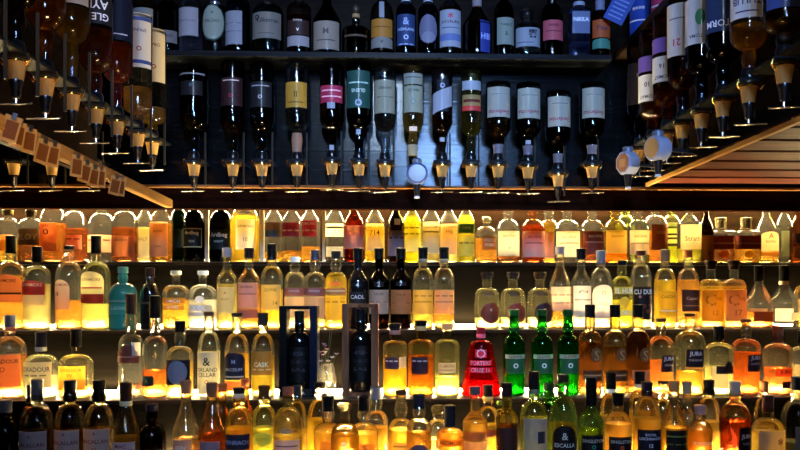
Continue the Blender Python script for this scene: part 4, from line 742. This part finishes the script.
def Hg(x, w, ytop, ymouth, ysh, labels, look, gl='#e8eaf0', liq='#4a2c14', liqtop=None, d=2.42, X=None, rz=0, group='bottles hanging in the back rack', style='dome', rn=0.0125, band=None, opt=True, olabel=None, ogroup='dispensers in the back rack', sticker=None, sq=0.0, rnl=None):
    """upside down bottle: ytop = base of bottle in the picture, ymouth its mouth"""
    R = w * d / F / 2; df = d - R * 0.6
    H = PZ(ytop, df) - PZ(ymouth, df)
    top = PZ(ytop, df) - EYE; mouth = top - H
    z = lambda y: (EYE + top) - PZ(y, df)          # distance from the base
    sh = z(ysh); nk = sh + (H - sh) * 0.34
    Ls = []
    for L in labels:
        Ls.append(lab(max(z(L[0]), 0.003), z(L[1]), L[2], L[3], -L[4], L[5], [(t[0], z(t[1]), t[2] * d / F, t[3]) for t in (L[6] if len(L) > 6 else [])]))
    if band: Ls.append(lab(z(band[0]), z(band[1]), band[2], 179, 0, 'rect', [], 'neck_label'))
    if sticker: Ls.append(lab(z(sticker[0]), z(sticker[1]), '#c4cce0', 28, -sticker[2], 'rect', [], 'sticker'))
    Xp = PX(x, d) if X is None else X
    b = bottle((Xp, d, EYE + top), H, R, sh, nk, style, rn, gl, None, .5, None, Ls, sq, (0, PI, math.radians(rz)), 'whisky_bottle', look, group)
    if liq:     # the drink gathers in the shoulder and neck of the inverted bottle
        prof = profile(style, H, R, sh, nk, rn); z0 = z(liqtop) if liqtop else H * 0.35
        lp = [(max(r - 0.0016, 0.002), q) for r, q in prof if z0 < q < H - 0.006]
        lp = [(max(rad(prof, z0) - 0.0016, 0.002), z0)] + lp
        MB().lathe(lp, 32, sq=sq).build('liquid', liquid(liq), b, True, 60)
    if opt: optic(x, d, mouth - 0.008 + 0.006, olabel or ('optic under the ' + look.split(' hanging')[0].split(',')[0]), ogroup, rz, Xp)
    return b
LBL = '#b4bcc0'
hb = [
 (194, 27, 66, 158, 118, [(76, 77.5, '#6a6a78', 62, 0, 'rect'), (84, 98, '#101218', 50, 0, 'rect', [('o', 88, 3, '#506a90')])], 'hanging black-brown bottle, leftmost in back rack', dict(gl='#8a8c98', liq='#2c1a0c', liqtop=72)),
 (233, 24, 62, 158, 122, [(80, 108, '#241418', 60, 0, 'rect', [('____', 83, 1.4, '#a89aa0'), ('o', 98, 4, '#8a2838')])], 'dark hanging bottle with maroon-black label', dict(gl='#9a98a8', liq='#4a200c', liqtop=66)),
 (262, 24, 64, 158, 118, [(84, 109, '#14161c', 60, 0, 'rect', [('____', 88, 1.6, '#7c8090'), ('o', 99, 4, '#a0a4b0')])], 'dark hanging bottle with thin silver-lined label', dict(gl='#9aa0a8', liq='#2c1c10', liqtop=108)),
 (297, 23, 64, 158, 118, [(84, 109, '#a88434', 62, 0, 'rect', [('II', 96, 6, '#5a4018'), ('____', 104, 1.4, '#5a4018')])], 'hanging bottle with ochre yellow label', dict(gl='#dce4ec', liq='#d0c8a8', liqtop=150, band=(133, 156, '#8a6a58'))),
 (332, 24, 64, 156, 116, [(87, 104, '#8c2444', 62, 0, 'rect', [('____', 92, 1.8, '#d8a8b8'), ('____', 98, 1.8, '#d8a8b8')]), (104, 110, '#a8b4d0', 18, 0, 'rect')], 'hanging bottle with magenta label', dict(gl='#a8a0a8', liq='#6a2c14', liqtop=104, sticker=(145, 150, 0))),
 (359, 25, 62, 157, 114, [(72, 109, '#1c403c', 62, 0, 'rect', [('____', 84, 1.8, '#90b4b0'), ('GLENS', 92, 3.6, '#a8c0bc'), ('o', 104, 7, '#8c9cb8')])], 'hanging bottle with dark teal label and pale emblem', dict(gl='#3a5c4c', liq='#142c18', liqtop=108, sticker=(129, 134, -5))),
 (385, 22, 67, 158, 116, [(81, 114, '#a4a898', 62, 0, 'rect', [('LAPHRO', 89, 2.8, '#3c4038'), ('- -', 98, 1.6, '#6a6c60')])], 'hanging bottle with greenish cream label and empty shoulders', dict(gl='#dce4e8', liq=None)),
 (413, 21, 66, 158, 118, [(74, 85, '#a0a8a0', 60, 0, 'rect', [('____', 78, 1.4, '#4a5050')]), (86.5, 113, '#a8b0a0', 60, 0, 'rect', [('MACK', 91, 3, '#4a5450'), ('o', 102, 6, '#7c8884')])], 'hanging bottle with two-piece pale label and yellow-white whisky', dict(gl='#ece8d0', liq='#c8b060', liqtop=106, band=(144, 155, '#c0b898'), sticker=(127, 131, 0), opt=False)),
 (442, 21, 69, 158, 118, [(80, 112, '#101420', 34, 0, 'rect', [('o', 86, 5, '#8490b8')]), (90, 110, '#b8c0d8', 60, 0, 'wave')], 'hanging bottle with slanted white band label', dict(gl='#b8b4b8', liq='#6a3414', liqtop=112, sticker=(137, 141, 0), rn=0.011)),
 (471, 21, 69, 158, 122, [(81, 90, '#b8c4dc', 60, 0, 'rect'), (95, 108, '#b49a64', 56, 0, 'rect', [('____', 101, 4, '#5a2420')]), (106, 111, '#a83030', 56, 0, 'rect')], 'hanging bottle with red and yellow scene label, olive whisky', dict(gl='#e0e0b8', liq='#8a7c30', liqtop=92)),
 (498, 25, 80, 158, 124, [(87, 117, '#b8c0bc', 62, 0, 'rect', [('____', 94, 1.4, '#7a8484'), ('Glenfarclas', 112, 4, '#8a3450')])], 'hanging bottle with pale label over red-brown whisky, first of four twins', dict(gl='#b0a8a0', liq='#5a2410', liqtop=116, band=(143, 152, '#6a6470'))),
 (528, 25, 81, 159, 124, [(88, 118, '#b8c4c0', 62, 0, 'rect', [('____', 95, 1.4, '#7a8484'), ('Glenfarclas', 112, 4, '#8a3450')])], 'hanging bottle with pale label, second of four twins', dict(gl='#98989c', liq='#241008', liqtop=117, band=(144, 154, '#6a6470'), sticker=(139, 143, -6))),
 (558, 25, 89, 167, 132, [(96, 126, '#b8c4c0', 62, 0, 'rect', [('____', 103, 1.4, '#7a8484'), ('Glenfarclas', 119, 4, '#8a3450')])], 'hanging bottle with pale label, lowest of the four twins', dict(gl='#98989c', liq='#1c0c08', liqtop=125, band=(152, 162, '#6a6470'))),
 (592, 25, 80, 158, 124, [(87, 117, '#b8c4c0', 62, 0, 'rect', [('____', 94, 1.4, '#7a8484'), ('Glenfarclas', 112, 4, '#8a3450')])], 'hanging bottle with pale label, last of the four twins', dict(gl='#98989c', liq='#241008', liqtop=116, band=(143, 152, '#6a6470'))),
]
onames = ['leftmost optic in the back rack, under the black-brown bottle', 'optic under the hanging bottle with maroon-black label', 'optic under the hanging bottle with thin silver-lined label', 'optic under the ochre-labelled hanging bottle',
 'optic under the magenta-labelled hanging bottle', 'optic under the dark teal-labelled hanging bottle', 'optic left of the round blue badge', '', 'optic right of the round blue badge, in the blue glow',
 'optic under the hanging bottle with red and yellow scene', 'optic under the first of the four twin bottles', 'optic under the second of the four twin bottles', 'lowest hung optic of the back rack', 'optic under the last of the four twin bottles']
for i, (x, w, yt, ym, ysh, lbs, lk, kw) in enumerate(hb):
    Hg(x, w, yt, ym, ysh, lbs, lk, olabel=onames[i], **kw)
for x, lk in ((14, 'optic seen below the left rail, nearest the photo edge'), (52, 'optic seen below the left rail, middle of three'), (90, 'optic seen below the left rail, rightmost of three')):
    d = 2.42
    b = Hg(x, 26, 66, 158, 120, [(84, 110, '#14161c', 60, 0, 'rect')], {14: 'back rack bottle hidden behind the left bottles, leftmost', 52: 'back rack bottle hidden behind the left bottles, middle', 90: 'back rack bottle hidden behind the left bottles, rightmost'}[x], gl='#9a98a8', liq='#3a200c', liqtop=100, olabel=lk)

# round electronic optic badge
def badge(loc, rz, octo, label, face='#84848c', tilt=0):
    r = empty('measure_badge', loc, (0, 0, math.radians(rz))); tag(r, label, 'drinks dispenser', 'large white-cased dispensers')
    MB().box(-0.004, 0.004, 0.018, 0.13, -0.004, 0.004, 0.001).build('mounting_arm', solid('#2a2c32', .4, .5), r)
    wh = solid('#34406c' if not octo and rz == 0 else '#8088a0', 0.4)
    m = MB(); n = 8 if octo else 40; R = 0.032 if not octo else 0.030
    vs = []; 
    for y, rr_ in ((-0.020, R * 0.92), (-0.014, R), (0.014, R), (0.020, R * 0.9)):
        vs += [(rr_ * math.sin(2 * PI * (k + 0.5) / n), y, rr_ * (1.15 if octo else 1) * math.cos(2 * PI * (k + 0.5) / n)) for k in range(n)]
    fs = [(j * n + k, j * n + (k + 1) % n, (j + 1) * n + (k + 1) % n, (j + 1) * n + k) for j in range(3) for k in range(n)] + [tuple(range(n)), tuple(range(3 * n, 4 * n))]
    m.add(vs, fs).build('housing', wh, r, not octo, 30)
    f = MB()
    vs = [(R * 0.78 * math.sin(2 * PI * (k + .5) / n), -0.0206, R * 0.78 * (1.15 if octo else 1) * math.cos(2 * PI * (k + .5) / n)) for k in range(n)]
    vs2 = [(x, -0.0215, z) for x, y, z in vs]
    f.add(vs + vs2, [tuple(range(n, 2 * n))] + [(k, (k + 1) % n, (k + 1) % n + n, k + n) for k in range(n)]).build('face', paper(face, .05), r)
    if octo: MB().box(-0.011, 0.011, -0.0222, -0.0216, -0.012, 0.010).build('printed_square', solid('#6c7088' if not octo else '#8a6a48', .5), r)
    MB().lathe([(0.008, 0.028), (0.014, 0.029), (0.015, 0.042), (0.010, 0.046)], 20).build('collar', solid('#5c6478', .3, .2), r, True)
    MB().lathe([(0.004, -0.066), (0.007, -0.065), (0.009, -0.050), (0.012, -0.030), (0.006, -0.028)], 20).build('spout', solid('#0a0a0c', .3), r, True)
    MB().lathe([(0.003, -0.072), (0.0085, -0.071), (0.007, -0.0655), (0.004, -0.065)], 16).build('nozzle', solid('#c8ccd8', .3), r, True)
    return r
badge((PX(417, 2.37), 2.37, PZ(174, 2.37)), 0, False, 'round white badge dispenser under the two-piece-label bottle')

# ------------------------------------------------------------------ side racks
def side(sign, d, labels, look, **kw):
    X = 0.732 if sign > 0 else -0.718
    x = 400 + X * 800 / d
    w = 0.076 * 800 / d
    df = d - 0.025
    yt = 290 - 0.752 * 800 / df; ym = 290 - 0.446 * 800 / df; ysh = 290 - kw.pop('zsh', 0.56 if sign > 0 else 0.57) * 800 / df
    hh = lambda f: yt + (ysh - yt) * f
    Ls = []
    for L in labels:
        Ls.append((hh(L[0]), hh(L[1]), L[2], L[3], L[4], L[5], [(t[0], hh(t[1]), t[2] * 800 / d, t[3]) for t in (L[6] if len(L) > 6 else [])]))
    if 'lt' in kw: kw['liqtop'] = hh(kw.pop('lt'))
    nm = 'right' if sign > 0 else 'left'
    Hg(x, w, yt, ym, ysh, Ls, look, d=d, X=X, group='bottles hanging in the %s rack' % nm, ogroup='dispensers in the %s rack' % nm, rn=0.0128, **kw)
RL = '#d4daec'
side(1, 2.42, [(0.35, 1, '#20181c', 55, -25, 'rect', [('||', .55, .012, '#a0a0b0')])], 'right rack bottle with dark label, deepest in the corner', gl='#a89aa0', liq='#4a2410', lt=0.6, olabel='right rack optic nearest the corner')
side(1, 2.30, [(0.35, 0.54, '#4a3c88', 58, -40, 'rect'), (0.58, 0.91, RL, 58, -40, 'rect', [('10', .70, .014, '#20243c'), ('TOMAT', .85, .010, '#3a3c58')])], 'lower right rack bottle with purple band, marked 10, nearer the corner', gl='#c8b8a0', liq='#a86a20', lt=0.9, zsh=.52, olabel='right rack optic beside the eight-sided badge')
side(1, 2.17, [(0.31, 0.49, '#4a3c88', 58, -40, 'rect'), (0.54, 0.85, RL, 58, -40, 'rect', [('16', .66, .014, '#20243c'), ('TOMAT', .79, .010, '#3a3c58')])], 'higher right rack bottle with purple band, marked 16', gl='#c8b8a0', liq='#a04c18', lt=0.9, zsh=.53, olabel='right rack optic left of the round tan badge')
side(1, 2.05, [(0.10, 0.80, RL, 58, -40, 'rect', [('21', .62, .018, '#a83048'), ('____', .3, .004, '#5a5c70')])], 'right rack bottle with red number on white label', gl='#b8a898', liq='#7a2c10', lt=0.8, olabel='right rack optic under the red number bottle')
side(1, 1.92, [(0.28, 0.85, RL, 58, -40, 'rect', [('TOMA', .75, .009, '#3a3c58')]), (0.42, 0.62, '#2c6a4c', 18, -24, 'oval')], 'right rack bottle with green dot on white label', gl='#6a7470', liq='#20140c', lt=0.8, olabel='right rack optic under the green dot bottle')
side(1, 1.79, [(0.05, 0.85, '#1c2c50', 60, -38, 'rect', [('TORM', .76, .015, '#b8c0d8')])], 'right rack bottle with navy label and white letters', gl='#8a8c98', liq='#3a2010', lt=0.86, zsh=.545, olabel='right rack optic under the navy-labelled bottle')
side(1, 1.655, [(0.1, 0.88, '#dce0ec', 60, -30, 'rect', [('TULLIB', .72, .014, '#24345c'), ('____', .82, .004, '#24345c')])], 'right rack bottle with white label over bright golden whisky', gl='#e8dcc0', liq='#d89c28', lt=0.92, zsh=.535, olabel='right rack optic under the bright golden bottle')
side(1, 1.50, [(0.1, 0.93, '#2c3c70', 60, -18, 'rect')], 'right rack bottle with blue label and dull gold whisky', gl='#c0b080', liq='#8a6c1c', lt=0.94, zsh=.51, olabel='right rack optic nearest the right photo edge but one')
side(1, 1.37, [(0.1, 0.9, '#8a7058', 60, -10, 'rect')], 'right rack bottle cut by the photo edge', gl='#c8a880', liq='#a87828', lt=0.7, olabel='right rack optic cut by the photo edge')
badge((PX(628, 2.20), 2.20, PZ(162, 2.20)), -60, True, 'white eight-sided badge dispenser hanging in the right corner', '#7a5238')
badge((PX(658, 2.0), 2.0, PZ(147, 2.0)), -66, False, 'round badge dispenser with tan face at the right rack', '#a8824c')

side(-1, 2.35, [(0.0, 0.62, '#c8b898', 58, 22, 'rect', [('OBAN', .2, .010, '#6a4430'), ('o', .45, .014, '#8a4c30')])], 'left rack bottle with tan label nearest the back', gl='#d8d0b8', liq='#f0b838', lt=0.9, zsh=0.50, olabel='left rack optic nearest the back')  # most left rack drinks lightened to imitate refracted glow of the lit shelves
side(-1, 2.22, [(0.0, 0.60, '#d8d4d0', 58, 22, 'rect', [('SPRING', .2, .009, '#4a4c68'), ('o', .4, .014, '#8a5038')]), (0.52, 0.56, '#2c3c70', 58.5, 22, 'rect'), (0.06, 0.10, '#2c3c70', 58.5, 22, 'rect')], 'left rack bottle with white label and blue stripes', gl='#d8d4c8', liq='#e8a840', lt=0.8, zsh=0.50, olabel='left rack optic under the blue-striped label')
side(-1, 2.06, [(0.0, 0.70, '#0c1024', 62, 22, 'rect', [('____', .62, .004, '#a0a4b8')])], 'left rack bottle with navy label and deep amber whisky', gl='#c8a888', liq='#c8702c', lt=0.72, zsh=0.57, olabel='left rack optic under the navy-labelled bottle')
side(-1, 1.92, [(0.0, 0.66, '#14161c', 62, 22, 'rect', [('GLEN', .58, .017, '#c8ccd8'), ('AYR', .44, .020, '#c8ccd8')])], 'left rack bottle with white capitals on black label', gl='#b8a898', liq='#c8743c', lt=0.7, zsh=.55, olabel='left rack optic under the white capitals bottle')
side(-1, 1.78, [(0.0, 0.84, '#8a8078', 60, 20, 'rect')], 'left rack bottle with grey label and rounded shoulders', gl='#c0b8a0', liq='#e8b848', lt=0.86, zsh=.59, olabel='left rack optic under the grey-labelled bottle')
side(-1, 1.65, [(0.0, 0.6, '#2c2018', 60, 20, 'rect')], 'left rack bottle with brown label and golden neck', gl='#c0a880', liq='#d89c38', lt=0.7, olabel='left rack optic under the brown-labelled bottle')
side(-1, 1.525, [(0.0, 0.66, '#6a5c58', 60, 18, 'rect', [('____', .5, .004, '#a83030')])], 'left rack bottle with faded grey-red label, near photo edge', gl='#b8b0a8', liq='#4a2c14', lt=0.7, olabel='left rack optic near the photo edge')
side(-1, 1.40, [(0.0, 0.66, '#4a4038', 60, 18, 'rect')], 'left rack bottle closest to the camera', gl='#b8b0a8', liq='#4a2c14', lt=0.7, olabel='left rack optic closest to the camera')
